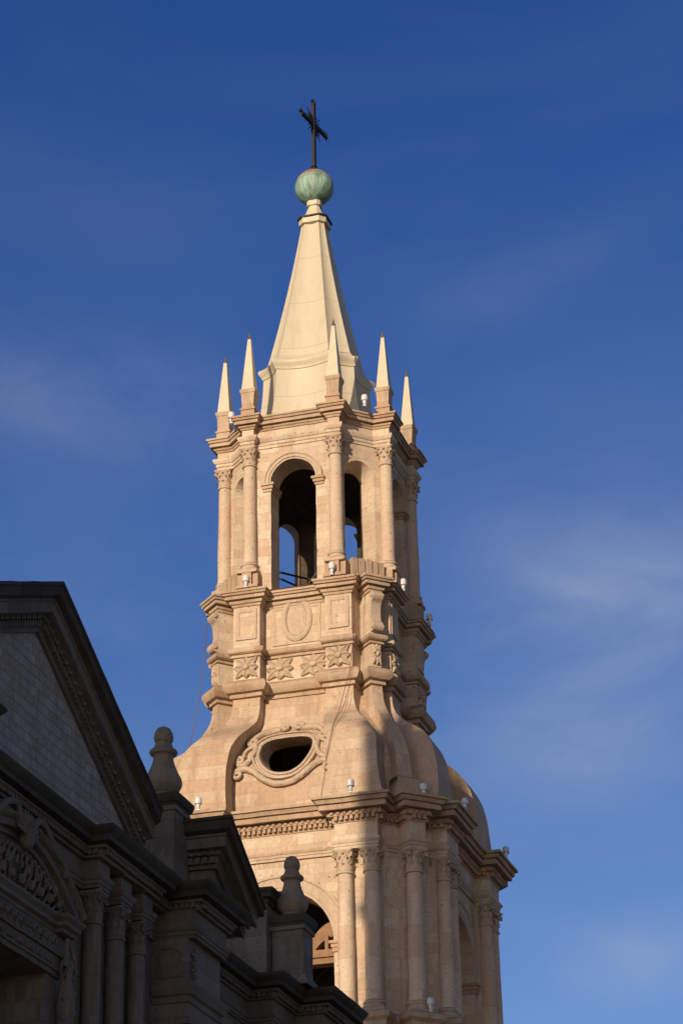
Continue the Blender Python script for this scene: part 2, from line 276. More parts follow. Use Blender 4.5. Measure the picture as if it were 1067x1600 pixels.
# ------------------------------------------------------------------ mesh helpers (all in w, s, z)
class MB:
    def __init__(self): self.v = []; self.f = []
    def add(self, vs, fs):
        o = len(self.v); self.v += [tuple(x) for x in vs]; self.f += [tuple(i + o for i in q) for q in fs]
    def loft(self, rings, closed=True, cap0=False, cap1=False, skip=()):
        n = len(rings[0]); o = len(self.v)
        for r in rings: self.v += [tuple(p) for p in r]
        for j in range(len(rings) - 1):
            for i in range(n if closed else n - 1):
                if i in skip: continue
                k = (i + 1) % n
                self.f.append((o + j * n + i, o + j * n + k, o + (j + 1) * n + k, o + (j + 1) * n + i))
        if cap0: self.f.append(tuple(o + i for i in reversed(range(n))))
        if cap1: self.f.append(tuple(o + (len(rings) - 1) * n + i for i in range(n)))
    def box(self, c, h, a=0.0, taper=1.0):
        ca, sa = math.cos(a), math.sin(a); r = []
        for z, k in ((-1, 1.0), (1, taper)):
            r.append([(c[0] + ca * x * h[0] * k - sa * y * h[1] * k, c[1] + sa * x * h[0] * k + ca * y * h[1] * k, c[2] + z * h[2]) for x, y in ((-1, -1), (1, -1), (1, 1), (-1, 1))])
        self.loft(r, True, True, True)
    def bbox(self, w0, w1, s0, s1, z0, z1):
        self.box(((w0 + w1) / 2, (s0 + s1) / 2, (z0 + z1) / 2), (abs(w1 - w0) / 2, abs(s1 - s0) / 2, abs(z1 - z0) / 2))
    def lathe(self, prof, n=24, c=(0, 0, 0), cap=True):
        self.loft([[(c[0] + r * math.cos(2 * PI * i / n), c[1] + r * math.sin(2 * PI * i / n), c[2] + z) for i in range(n)] for r, z in prof], True, cap, cap)
    def tube(self, pts, r, n=8, flat=None):
        P = [Vector(p) for p in pts]; rings = []
        rr = r if isinstance(r, (list, tuple)) else [r] * len(P)
        up = Vector((0.31, 0.17, 0.93)).normalized()
        for i, p in enumerate(P):
            t = (P[min(i + 1, len(P) - 1)] - P[max(i - 1, 0)]).normalized()
            a = t.cross(up)
            if a.length < 1e-3: a = t.cross(Vector((1, 0, 0)))
            a.normalize(); b = t.cross(a)
            rings.append([p + (a * math.cos(2 * PI * k / n) + b * math.sin(2 * PI * k / n)) * rr[i] for k in range(n)])
        self.loft(rings, True, True, True)
    def ball(self, c, r, n=10, m=6):
        rz = r if isinstance(r, tuple) else (r, r, r)
        self.loft([[(c[0] + rz[0] * math.sin(PI * j / m) * math.cos(2 * PI * i / n), c[1] + rz[1] * math.sin(PI * j / m) * math.sin(2 * PI * i / n), c[2] - rz[2] * math.cos(PI * j / m)) for i in range(n)] for j in range(m + 1)])
    def mesh(self, name, mat, ang=32, rough=None):
        me = bpy.data.meshes.new(name)
        me.from_pydata([(-w, -s, z) for w, s, z in self.v], [], self.f)
        bm = bmesh.new(); bm.from_mesh(me)
        bmesh.ops.remove_doubles(bm, verts=bm.verts, dist=0.0006)
        bmesh.ops.dissolve_degenerate(bm, edges=bm.edges, dist=0.0004)
        bmesh.ops.recalc_face_normals(bm, faces=bm.faces)
        if rough is None: rough = 0.011 if mat.name.endswith('sillar') else 0
        if rough:
            for it in range(4):
                es = [e for e in bm.edges if e.calc_length() > .45]
                if not es: break
                bmesh.ops.subdivide_edges(bm, edges=es, cuts=1, use_grid_fill=True)
            for v in bm.verts:
                a = noise.noise_vector(v.co * 1.3 + Vector((3.7, 1.1, 9.2))); b = noise.noise_vector(v.co * 5.0)
                v.co += a * rough * 1.1 + b * rough * .8
        bm.to_mesh(me); bm.free()
        for p in me.polygons: p.use_smooth = True
        me.set_sharp_from_angle(angle=R(ang))
        me.materials.append(mat)
        return me

def link(name, me, parent=None, loc=(0, 0, 0), rot=0.0):
    """loc in w, s, z"""
    o = bpy.data.objects.new(name, me); COL.objects.link(o)
    o.location = (-loc[0], -loc[1], loc[2]); o.rotation_euler = (0, 0, rot)
    if parent: o.parent = parent
    return o
def thing(name, label, cat, loc, group=None, rot=0.0):
    o = link(name, None, None, loc, rot); o['label'] = label; o['category'] = cat
    if group: o['group'] = group
    return o
def tagged(o, label, cat, group=None, kind=None):
    o['label'] = label; o['category'] = cat
    if group: o['group'] = group
    if kind: o['kind'] = kind
    return o

def lerp(x, tab):
    """smooth (monotone cubic) table lookup: tab = [(x, y), ...] sorted by x"""
    if x <= tab[0][0]: return tab[0][1]
    if x >= tab[-1][0]: return tab[-1][1]
    n = len(tab)
    d = [(tab[i + 1][1] - tab[i][1]) / (tab[i + 1][0] - tab[i][0]) for i in range(n - 1)]
    m = [d[0]] + [0 if d[i - 1] * d[i] <= 0 else 2 * d[i - 1] * d[i] / (d[i - 1] + d[i]) for i in range(1, n - 1)] + [d[-1]]
    for i in range(n - 1):
        if x <= tab[i + 1][0]:
            h = tab[i + 1][0] - tab[i][0]; t = (x - tab[i][0]) / h
            return (tab[i][1] * (1 + 2 * t) * (1 - t) ** 2 + m[i] * h * t * (1 - t) ** 2 + tab[i + 1][1] * t * t * (3 - 2 * t) + m[i + 1] * h * t * t * (t - 1))

def plan(dw, dp, s1, s2, rd, rp=None, hp=0.0, p=0.0, z=0.0):
    """tower outline: recessed face dw, corner pier dp between s1 and s2, diagonal wall rd, diagonal pier rp half width hp; p offsets outward"""
    dw += p; dp += p; s1 = max(s1 - p, 0.02); s2 += p; rd += p
    A = (min(SQ2 * rd - s2, dp), s2)
    q = [(dw, s1), (dp, s1), (dp, s2)]
    if rp is None: q += [A]
    else:
        rp += p; hp += p
        B = ((rd + hp) / SQ2, (rd - hp) / SQ2); Cc = ((rp + hp) / SQ2, (rp - hp) / SQ2)
        if B[1] < A[1]: A = B = (min(s2 + SQ2 * hp, dp), s2)
        q += [A, B, Cc]
    q = q + [(b, a) for a, b in reversed(q)]
    out = []
    for k in range(4):
        out += q; q = [(-b, a) for a, b in q]
    return [(a, b, z) for a, b in out]

def band(mb, pl, prof, cap=True):
    mb.loft([plan(p=p, z=z, **pl) for p, z in prof], True, cap, cap)

def along(poly, step, fn, closed=True, margin=0.06, minlen=0.16):
    """call fn(point, angle of the outward normal, spacing) at even steps along each edge of a polygon/polyline"""
    n = len(poly)
    for i in range(n if closed else n - 1):
        a, b = poly[i], poly[(i + 1) % n]
        d = (b[0] - a[0], b[1] - a[1]); l = math.hypot(*d)
        if l < minlen: continue
        k = max(1, round((l - 2 * margin) / step)); st = (l - 2 * margin) / k
        na = math.atan2(-d[0], d[1])
        for j in range(k):
            t = (margin + (j + .5) * st) / l
            fn((a[0] + d[0] * t, a[1] + d[1] * t), na, st)

def dentils(mb, poly, z0, z1, depth, step, closed=True, fill=0.6):
    def f(p, na, st):
        mb.box((p[0] + math.cos(na) * (depth / 2 - .012), p[1] + math.sin(na) * (depth / 2 - .012), (z0 + z1) / 2), (depth / 2 + .012, st * fill / 2, (z1 - z0) / 2), na)
    along(poly, step, f, closed)
def eggs(mb, poly, z0, z1, depth, step, closed=True):
    def f(p, na, st):
        mb2 = MB(); mb2.ball((0, 0, 0), (depth, st * .36, (z1 - z0) * .5), 8, 5)
        ca, sa = math.cos(na), math.sin(na)
        mb.add([(p[0] + ca * x - sa * y, p[1] + sa * x + ca * y, (z0 + z1) / 2 + z) for x, y, z in mb2.v], mb2.f)
    along(poly, step, f, closed)

def capital_mesh(name, r, h, mat):
    mb = MB()
    mb.lathe([(r * .98, -.05 * h), (r * 1.16, -.04 * h), (r * 1.2, 0), (r * 1.14, .04 * h), (r * .98, .05 * h)], 20)
    mb.lathe([(r * .97, 0.0), (r * .98, .45 * h), (r * 1.06, .68 * h), (r * 1.32, .86 * h)], 20)
    for row, (n, z0, hh, out_) in enumerate(((8, .02, .36, .34), (8, .10, .56, .42))):
        for i in range(n):
            a = 2 * PI * (i + .5 * row) / n
            prof = [(0, 0), (.02, .4), (.08, .75), (.22, .97), (.42, .98), (.52, .86)]
            wd = [.75, .95, 1.0, .9, .62, .2]
            vs = []; fs = []
            for (o, zz), w_ in zip(prof, wd):
                rr = r * (1.0 + o * out_ * 2.1) + .004; half = w_ * r * .34
                for t, dr in ((-1, 0), (0, .05 * r), (1, 0)):
                    aa = a + t * half / rr
                    vs.append(((rr + dr) * math.cos(aa), (rr + dr) * math.sin(aa), h * (z0 + hh * zz)))
            for j in range(5):
                for t in range(2):
                    b = j * 3 + t; fs.append((b, b + 1, b + 4, b + 3))
            mb.add(vs, fs)
    for i in range(4):
        a = PI / 4 + i * PI / 2
        cx, cy = math.cos(a), math.sin(a)
        pts = [(r * 1.02 * cx, r * 1.02 * cy, .48 * h), (r * 1.25 * cx, r * 1.25 * cy, .68 * h), (r * 1.55 * cx, r * 1.55 * cy, .83 * h), (r * 1.78 * cx, r * 1.78 * cy, .80 * h), (r * 1.80 * cx, r * 1.80 * cy, .67 * h), (r * 1.62 * cx, r * 1.62 * cy, .65 * h), (r * 1.60 * cx, r * 1.60 * cy, .74 * h)]
        mb.tube(pts, r * .13, 6)
        b = i * PI / 2
        mb.ball((r * 1.34 * math.cos(b), r * 1.34 * math.sin(b), .82 * h), (r * .2, r * .2, r * .17), 8, 5)
        for sgn in (-1, 1):
            bb = b + sgn * .33
            mb.ball((r * 1.25 * math.cos(bb), r * 1.25 * math.sin(bb), .70 * h), r * .13, 8, 5)
    # abacus with hollow sides
    rg = []
    for z, k in ((.86, 1.28), (.91, 1.34), (.93, 1.44), (1.0, 1.46)):
        ring = []
        for i in range(4):
            a0 = PI / 4 + i * PI / 2; a1 = a0 + PI / 2
            c0 = Vector((math.cos(a0), math.sin(a0))) * SQ2; c1 = Vector((math.cos(a1), math.sin(a1))) * SQ2
            for t in (0.06, .25, .5, .75, .94):
                p = c0.lerp(c1, t); p = p * (1 - .16 * 4 * t * (1 - t) * .9)
                ring.append((p.x * r * k, p.y * r * k, z * h))
        rg.append(ring)
    mb.loft(rg, True, True, True)
    return mb.mesh(name, mat, 40)

def column_meshes(tag_, r, z0, z1, caph, mat_s, mat_c):
    """shaft from torus top z0 to neck z1 (relative to z0), with base below"""
    hgt = z1 - z0
    sh = MB(); prof = []
    for i in range(13):
        t = i / 12
        prof.append((r * (1.06 - .12 * t - .02 * t * t + .02 * math.sin(PI * t)), hgt * t))
    prof = [(r * 1.12, 0), (r * 1.12, .04), (r * 1.07, .08)] + prof[1:]
    sh.lathe(prof, 28)
    b = MB(); q = r
    b.lathe([(q * 1.18, -.02), (q * 1.3, -.03), (q * 1.36, -.07), (q * 1.3, -.11), (q * 1.2, -.12), (q * 1.18, -.16), (q * 1.24, -.18), (q * 1.42, -.20), (q * 1.5, -.25), (q * 1.42, -.30), (q * 1.3, -.31)], 24)
    b.box((0, 0, -.355), (q * 1.5, q * 1.5, .045))
    return sh.mesh(tag_ + '_shaft', mat_s, 30), capital_mesh(tag_ + '_capital', r * .94, caph, mat_c), b.mesh(tag_ + '_base', mat_c, 30)

def put_column(parent, ms, loc, hgt, rot=0.0, name='column'):
    c = link(name, ms[0], parent, loc, rot)
    link('capital', ms[1], c, (0, 0, hgt)); link('base', ms[2], c)
    return c

def arch_panel(mb, d, hw, z0, z1, r, zs, zb, depth, hwi=None, ri=None, n=20, back=True, bottom=True):
    """wall panel on the plane w = d, s in [-hw, hw], with a round-headed opening of radius r springing at zs and starting at zb"""
    hwi = hw if hwi is None else hwi; ri = r if ri is None else ri
    def ring(dd, H, rr):
        vs = []; pts = [(-rr, zb)] + [(rr * math.cos(PI - PI * i / n), zs + rr * math.sin(PI - PI * i / n)) for i in range(n + 1)] + [(rr, zb)]
        outer = [(-H, zb)] + [(-H, zs + (z1 - zs) * .0)] + [None] * (n - 1) + [(H, zs)] + [(H, zb)]
        for i in range(n + 1):
            t = i / n
            ang = PI - PI * t
            # project arch point to the rectangle edge
            x, y = math.cos(ang), math.sin(ang)
            k = min(H / abs(x) if abs(x) > 1e-6 else 1e9, (z1 - zs) / y if y > 1e-6 else 1e9)
            outer[i + 1] = (x * k, zs + y * k)
        return [(dd, a, b) for a, b in pts], [(dd, a, b) for a, b in outer]
    pi_, po = ring(d, hw, r)
    # corners of the rectangle must be kept: add fan triangles
    def front(inner, outer, dd, H, flip):
        vs = inner + outer; m = len(inner); fs = []
        for i in range(m - 1):
            a = (i, i + 1, m + i + 1, m + i)
            fs.append(a)
        cor = [(dd, -H, z1), (dd, H, z1)]
        vs = vs + cor
        for i in range(m - 1):
            p, q = outer[i], outer[i + 1]
            if abs(p[1] + H) < 1e-6 and abs(q[2] - z1) < 1e-6 and abs(q[1] + H) > 1e-6 and p[2] < z1 - 1e-6: fs.append((m + i, m + i + 1, 2 * m))
            if abs(q[1] - H) < 1e-6 and abs(p[2] - z1) < 1e-6 and abs(p[1] - H) > 1e-6 and q[2] < z1 - 1e-6: fs.append((m + i, m + i + 1, 2 * m + 1))
        if zb > z0 + 1e-6:
            b = len(vs); vs = vs + [(dd, -H, z0), (dd, H, z0)]
            fs.append((m, 0, m - 1, 2 * m - 1, b + 1, b))
        mb.add(vs, fs)
    front(pi_, po, d, hw, False)
    qi, qo = ring(d - depth, hwi, ri)
    mb.loft([pi_, qi], False)
    if back: front(qi, qo, d - depth, hwi, True)
    if zb > z0 + 1e-6 or bottom: mb.add([pi_[0], pi_[-1], qi[-1], qi[0]], [(0, 1, 2, 3)])

def archivolt(mb, d, r0, prof, zs, n=24, a0=0.0, a1=PI):
    """closed moulding ring section prof = [(radial, projection)] swept round an arch"""
    rings = []
    for i in range(n + 1):
        a = a0 + (a1 - a0) * i / n
        rings.append([(d + q, (r0 + p) * math.cos(a), zs + (r0 + p) * math.sin(a)) for p, q in prof])
    mb.loft(rings, True, True, True)

exec_parts = []
# ================================================================== bell tower
Z0 = GZ                       # base of the tower
tower = thing('bell_tower', 'tall pale stone bell tower with a bell-shaped dome, open octagonal belfry and cream spire', 'bell tower', (0, 0, GZ))
OFF = -GZ
def tpart(name, mb, mat, rot=0.0, ang=32):
    return link(name, mb.mesh(name, mat, ang), tower, (0, 0, OFF), rot)
def trep(name, me, rots, loc=(0, 0, 0)):
    r = []
    for a in rots: r.append(link(name, me, tower, (math.cos(a) * loc[0] - math.sin(a) * loc[1], math.sin(a) * loc[0] + math.cos(a) * loc[1], loc[2] + OFF), a))
    return r
QUAD = [0, PI / 2, PI, 1.5 * PI]
DIAG = [PI / 4 + a for a in QUAD]

# ---- bell chamber (lower stage): walls with four great arches, three columns to a corner pier
LOW = dict(dw=4.70, dp=4.86, s1=2.02, s2=3.46, rd=5.75, rp=5.95, hp=.34)
mb = MB()
rings = [plan(z=z, **LOW) for z in (17.2, 25.60)]
mb.loft(rings, True, False, False, skip=(11, 23, 35, 47))
for a in QUAD:
    t = MB(); arch_panel(t, 4.70, 2.02, 17.2, 25.60, 1.80, 22.80, 17.2, 1.15, back=False)
    ca, sa = math.cos(a), math.sin(a)
    mb.add([(ca * w - sa * s, sa * w + ca * s, z) for w, s, z in t.v], t.f)
mb.loft([plan(z=z, p=p, **LOW) for z, p in ((GZ, .25), (16.9, .25), (17.0, .32), (17.2, .32), (17.201, 0))], True, True, False)
tpart('bell_chamber_wall', mb, M['ashlar'])
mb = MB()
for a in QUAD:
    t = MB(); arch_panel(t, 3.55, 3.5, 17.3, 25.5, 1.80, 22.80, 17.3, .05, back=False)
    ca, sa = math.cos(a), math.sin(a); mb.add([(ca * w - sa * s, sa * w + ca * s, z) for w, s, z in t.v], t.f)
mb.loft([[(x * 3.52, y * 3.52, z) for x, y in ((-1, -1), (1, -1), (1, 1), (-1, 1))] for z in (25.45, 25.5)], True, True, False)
tpart('bell_chamber_shade_lining', mb, M['shaded_interior'])  # added dark lining, chamber shade painted in its colour
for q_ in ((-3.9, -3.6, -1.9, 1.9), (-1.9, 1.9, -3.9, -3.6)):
    mb = MB(); mb.bbox(*q_, 17.4, 25.0); tpart('added_arch_fill', mb, M['shaded_interior'])  # added fill closing two arches so the chamber stays dark behind
mb = MB()
archivolt(mb, 4.70, 1.80, [(0.0, -.02), (0, .035), (.10, .035), (.11, .055), (.42, .055), (.44, .10), (.52, .10), (.52, -.02)], 22.80)
me = mb.mesh('archivolt', M['carved']); trep('archivolt', me, QUAD)
for sg in (-1, 1):
    mb = MB()
    mb.loft([[(3.6, sg * (1.80 - e), z), (4.70 + e, sg * (1.80 - e), z), (4.70 + e, sg * 2.04, z), (3.6, sg * 2.04, z)] for z, e in ((22.45, .05), (22.58, .05), (22.585, .09), (22.70, .09), (22.705, .14), (22.80, .14))], True, True, True)
    me = mb.mesh('impost', M['mould']); trep('impost', me, QUAD)

lowcol = column_meshes('great_column', .262, 20.68, 24.84, .76, M['shaft'], M['carved'])
cpos = []
for a in QUAD:
    for w, s in ((5.0, 2.30), (5.0, 3.18), (5.0, -2.30), (5.0, -3.18)): cpos.append((math.cos(a) * w - math.sin(a) * s, math.sin(a) * w + math.cos(a) * s, a))
for a in DIAG: cpos.append((6.22 * math.cos(a), 6.22 * math.sin(a), a))
for w, s, a in cpos: put_column(tower, lowcol, (w, s, 20.68 + OFF), 4.84 - .68, a)
# pedestals under the columns
PED = dict(dw=4.95, dp=5.42, s1=1.88, s2=3.62, rd=5.95, rp=6.66, hp=.44)
mb = MB(); band(mb, PED, [(-.3, 17.3), (.12, 17.3), (.12, 17.7), (.0, 17.8), (0, 19.75), (.05, 19.8), (.08, 19.95), (.2, 20.05), (.22, 20.2), (.1, 20.29), (-.3, 20.30)])
tpart('column_pedestal_course', mb, M['mould'])

ENT = dict(dw=4.78, dp=5.25, s1=2.02, s2=3.46, rd=5.80, rp=6.50, hp=.29)
mb = MB(); band(mb, ENT, [(-.06, 25.60), (.0, 25.60), (.0, 25.69), (.03, 25.69), (.03, 25.78), (.05, 25.78), (.10, 25.86), (.10, 25.90), (.0, 25.92), (0, 26.46)])
tpart('architrave_and_frieze', mb, M['ashlar'])
mb = MB()
band(mb, ENT, [(-.05, 26.46), (.03, 26.46), (.05, 26.52), (.05, 26.64), (.18, 26.66), (.16, 26.80), (.16, 26.84), (.38, 26.82), (.40, 26.82), (.40, 26.97), (.36, 26.98), (.36, 27.02), (.45, 27.02), (.46, 27.05), (.51, 27.13), (.50, 27.15), (.58, 27.15), (.58, 27.24), (.2, 27.29), (-.3, 27.30)])
dentils(mb, plan(p=.05, **ENT), 26.53, 26.65, .12, .17)
eggs(mb, plan(p=.18, **ENT), 26.68, 26.81, .06, .20)
tpart('great_cornice', mb, M['mould'])

# ---- bell-shaped dome
T_dp = [(27.3, 5.06), (28, 5.04), (28.8, 4.98), (29.4, 4.86), (29.8, 4.70), (30.15, 4.45), (30.5, 4.05), (30.8, 3.66), (31.1, 3.38), (31.5, 3.20), (32.1, 3.15)]
T_dw = [(27.3, 4.36), (28.5, 4.28), (29.3, 4.10), (29.9, 3.78), (30.4, 3.38), (30.8, 3.06), (31.2, 2.84), (32.1, 2.70)]
T_s1 = [(27.3, 1.70), (28.5, 1.74), (29.5, 1.68), (30.1, 1.50), (30.6, 1.30), (31.2, 1.17), (32.1, 1.16)]
T_s2 = [(27.3, 3.80), (27.55, 3.58), (28.3, 3.45), (29.4, 3.36), (30, 3.08), (30.5, 2.66), (31, 2.32), (31.5, 2.16), (32.1, 2.12)]
T_rd = [(27.3, 5.56), (28, 5.46), (29, 5.27), (29.6, 5.03), (30, 4.76), (30.5, 4.30), (31, 3.80), (31.5, 3.46), (32.1, 3.33)]
T_rp = [(27.3, 5.95), (28, 5.86), (29, 5.66), (29.6, 5.45), (30, 5.20), (30.5, 4.80), (31, 4.36), (31.5, 4.12), (32.1, 4.05)]
def domep(z, p=0.0): return dict(dw=lerp(z, T_dw) + p, dp=lerp(z, T_dp) + p, s1=lerp(z, T_s1), s2=lerp(z, T_s2), rd=lerp(z, T_rd) + p, rp=lerp(z, T_rp) + p, hp=.29 - .09 * (z - 27.3) / 4.8)
mb = MB()
NZ = 34
zs_ = [27.28 + (32.12 - 27.28) * i / NZ for i in range(NZ + 1)]
mb.loft([plan(z=z, **domep(z)) for z in zs_], True, False, True, skip=(11, 23, 35, 47))
def eye(n=48):
    pts = []
    for i in range(n):
        a = 2 * PI * i / n; x = math.cos(a); y = math.sin(a)
        if y >= 0: px, pz = .90 * (abs(x) ** .62) * (1 if x >= 0 else -1), .56 * abs(y) ** .62
        else: px, pz = .90 * (abs(x) ** .92) * (1 if x >= 0 else -1), -.90 * abs(y) ** 1.2
        pts.append((px, 29.68 + pz))
    return pts
EYE = eye()
def dwz(z): return lerp(z, T_dw)
def panel_oculus():
    """recessed curved face with the eye-shaped opening, rings of quads from the opening to the panel edge"""
    t = MB(); n = len(EYE); rings = []
    for k in range(9):
        f = k / 8; ring = []
        for i, (a, z) in enumerate(EYE):
            ang = math.atan2((z - 29.5) / 2.3, a / 1.75)
            dx, dz = math.cos(ang), math.sin(ang)
            zt = 32.12 - 29.5 if dz > 0 else 29.5 - 27.28
            kk = min(1.0 / abs(dx) if abs(dx) > 1e-6 else 1e9, 1.0 / abs(dz) if abs(dz) > 1e-6 else 1e9)
            ze = 29.5 + dz * kk * zt
            ae = dx * kk * lerp(ze, T_s1)
            zz = z + (ze - z) * f; aa = a + (ae - a) * f
            if k == 8: aa = max(-lerp(zz, T_s1), min(lerp(zz, T_s1), aa))
            ring.append((dwz(zz), aa, zz))
        rings.append(ring)
    t.loft(rings, True)
    t.loft([[(dwz(z) - .75, a * .93, 29.68 + (z - 29.68) * .93) for a, z in EYE], [(dwz(z), a, z) for a, z in EYE]], True)
    return t
po = panel_oculus()
for a in QUAD:
    ca, sa = math.cos(a), math.sin(a); mb.add([(ca * w - sa * s, sa * w + ca * s, z) for w, s, z in po.v], po.f)
tpart('dome', mb, M['dome'], ang=38)
# blocks at the foot of the diagonal ribs
mb = MB(); mb.bbox(5.6, 6.12, -.46, .46, 27.28, 28.05); mb.loft([[(5.6, -.46, 28.05), (6.12, -.46, 28.05), (6.12, .46, 28.05), (5.6, .46, 28.05)], [(5.6, -.40, 28.16), (5.95, -.40, 28.16), (5.95, .40, 28.16), (5.6, .40, 28.16)]], True, False, True)
me = mb.mesh('rib_foot', M['dome']); trep('rib_foot', me, DIAG)
# carved frame round the eye window
def offs(pts, d):
    n = len(pts); o = []
    for i in range(n):
        a, b = pts[i - 1], pts[(i + 1) % n]
        tx, tz = b[0] - a[0], b[1] - a[1]; l = math.hypot(tx, tz)
        o.append((pts[i][0] + tz / l * d, pts[i][1] - tx / l * d))
    return o
mb = MB(); rings = []
for d, q in ((.0, -.06), (.0, .07), (.04, .11), (.09, .11), (.12, .05), (.17, .05), (.19, .14), (.24, .15), (.27, .10), (.27, -.06)):
    rings.append([(dwz(z) + q, a, z) for a, z in offs(EYE, d)])
mb.loft(rings, True)
def relief(pts, r, lift=.05):
    mb.tube([(dwz(z) + lift * 1.7, a, z) for a, z in pts], r * 1.25, 8)
def spiral(cx, cz, r0, a0, turns, sg, n=22):
    return [(cx + r0 * (1 - .78 * i / n) * math.cos(a0 + sg * turns * 2 * PI * i / n), cz + r0 * (1 - .78 * i / n) * math.sin(a0 + sg * turns * 2 * PI * i / n)) for i in range(n + 1)]
def smooth(pts, n=6):
    o = []
    for i in range(len(pts) - 1):
        p0 = pts[max(i - 1, 0)]; p1 = pts[i]; p2 = pts[i + 1]; p3 = pts[min(i + 2, len(pts) - 1)]
        for k in range(n):
            t = k / n
            o.append(tuple(.5 * (2 * b + (c - a) * t + (2 * a - 5 * b + 4 * c - d) * t * t + (3 * b - a - 3 * c + d) * t ** 3) for a, b, c, d in zip(p0, p1, p2, p3)))
    return o + [pts[-1]]
for sg in (-1, 1):
    F = lambda L_: [(sg * a, z) for a, z in L_]
    relief(F(smooth([(.36, 30.60), (.62, 30.66), (.95, 30.56), (1.18, 30.36), (1.30, 30.18)])), .085)
    relief(F(spiral(.25, 30.72, .17, -PI / 2 + .6, 1.3, 1)), .06, .07)
    relief(F(spiral(1.22, 30.16, .17, .6, 1.3, -1)), .06, .07)
    relief(F(smooth([(1.12, 30.02), (1.06, 29.72), (1.16, 29.42), (1.34, 29.22), (1.55, 29.20), (1.66, 29.36)])), .075)
    relief(F(spiral(1.53, 29.38, .16, -.3, 1.3, 1)), .06, .07)
    relief(F(smooth([(1.18, 29.95), (1.34, 29.86), (1.42, 29.66), (1.38, 29.48)])), .05)
    relief(F(smooth([(.0, 28.36), (.35, 28.42), (.70, 28.62), (1.02, 28.90), (1.32, 29.04), (1.56, 29.00)])), .09)
    relief(F(spiral(1.55, 28.84, .17, PI / 2, 1.3, -1)), .06, .07)
mb2 = mb.mesh('oculus_frame', M['carved'], 45); trep('oculus_frame', mb2, QUAD)

# ---- attic drum
ATT = dict(dw=2.68, dp=3.17, s1=1.17, s2=2.12, rd=3.33, rp=4.05, hp=.20)
mb = MB(); band(mb, ATT, [(0, 32.05), (0, 35.40)], False)
tpart('drum_wall', mb, M['ashlar'])
mb = MB(); band(mb, ATT, [(0, 32.00), (.10, 32.00), (.10, 32.10), (.07, 32.11), (.07, 32.14), (.20, 32.17), (.27, 32.26), (.30, 32.36), (.28, 32.46), (.21, 32.54), (.12, 32.60), (0, 32.66)])
tpart('lower_string_course', mb, M['mould'], ang=25)
mb = MB(); band(mb, ATT, [(0, 33.48), (.07, 33.48), (.07, 33.55), (.045, 33.56), (.045, 33.585), (.10, 33.595), (.16, 33.64), (.18, 33.71), (.16, 33.78), (.10, 33.82), (0, 33.86)])
tpart('upper_string_course', mb, M['mould'], ang=25)
mb = MB(); band(mb, ATT, [(-.05, 35.36), (.04, 35.36), (.06, 35.44), (.11, 35.46), (.13, 35.55), (.11, 35.57), (.11, 35.60), (.23, 35.59), (.25, 35.59), (.25, 35.69), (.22, 35.70), (.22, 35.72), (.29, 35.73), (.32, 35.80), (.31, 35.81), (.36, 35.81), (.36, 35.89), (.15, 35.96), (-.3, 36.0)])
tpart('drum_cornice', mb, M['mould'])
def frame_relief(mb, d, s0, s1, z0, z1, w_, h_):
    o = [(s0, z0), (s1, z0), (s1, z1), (s0, z1)]
    rg = []
    for e, q in ((0, -.02), (0, h_), (w_ * .5, h_), (w_, h_ * .35), (w_, -.02)):
        rg.append([(d + q, s0 + e, z0 + e), (d + q, s1 - e, z0 + e), (d + q, s1 - e, z1 - e), (d + q, s0 + e, z1 - e)])
    mb.loft(rg, True)
for d_, a_, b_, c0, c1, w0, h0 in ((3.17, -2.02, -1.28, 34.12, 35.26, .13, .05), (3.17, 1.28, 2.02, 34.12, 35.26, .13, .05), (2.68, -.86, .86, 33.95, 35.35, .10, .04)):
    mb = MB(); frame_relief(mb, d_, a_, b_, c0, c1, w0, h0)
    me = mb.mesh('panel_frame', M['carved']); trep('panel_frame', me, QUAD)
mb = MB(); rg = []
for e, q in ((.12, -.02), (.12, .05), (.06, .09), (0, .09), (-.06, .06), (-.08, .02), (-.08, -.02)):
    rg.append([(2.68 + q, (.44 + e) * math.cos(2 * PI * i / 40), 34.86 + (.70 + e) * math.sin(2 * PI * i / 40)) for i in range(40)])
mb.loft(rg, True)
mb.loft([[(2.68 + q, .36 * k * math.cos(2 * PI * i / 40), 34.86 + .62 * k * math.sin(2 * PI * i / 40)) for i in range(40)] for q, k in ((-.01, 1), (.02, .98), (.035, .6), (.04, .05))], True, False, True)
me = mb.mesh('oval_medallion', M['carved'], 40); trep('oval_medallion', me, QUAD)

def rosette(rx_, rz_):
    mb = MB()
    for i in range(8):
        a = 2 * PI * i / 8 + PI / 8 * 0
        ln = 0.96 if i % 2 == 0 else 1.26
        def P_(rad, tw, q): return (q, rx_ * (rad * math.cos(a) - tw * math.sin(a)), rz_ * (rad * math.sin(a) + tw * math.cos(a)))
        mid = [(.2, 0, .08), (.45, 0, .125), (.75, 0, .125), (1.0 * ln, 0, .075)]
        wd = [.12, .25, .26, .04]
        vs = []; fs = []
        for (rad, _, q), w_ in zip(mid, wd):
            vs += [P_(rad, -w_, -.01), P_(rad, -w_, q * .75), P_(rad, -w_ * .45, q), P_(rad, 0, q * .55), P_(rad, w_ * .45, q), P_(rad, w_, q * .75), P_(rad, w_, -.01)]
        for j in range(3):
            for t in range(6): b = j * 7 + t; fs.append((b, b + 1, b + 8, b + 7))
        fs.append(tuple(range(21, 28)))
        mb.add(vs, fs)
    mb.ball((.09, 0, 0), (.08, rx_ * .27, rz_ * .27), 14, 8)
    return mb
me = rosette(.50, .405).mesh('carved_flower', M['carved'], 40)
ZF = 33.09
for s in (-.60, .60): trep('carved_flower', me, QUAD, (2.68, s, ZF))
me2 = rosette(.43, .40).mesh('carved_flower', M['carved'], 40)
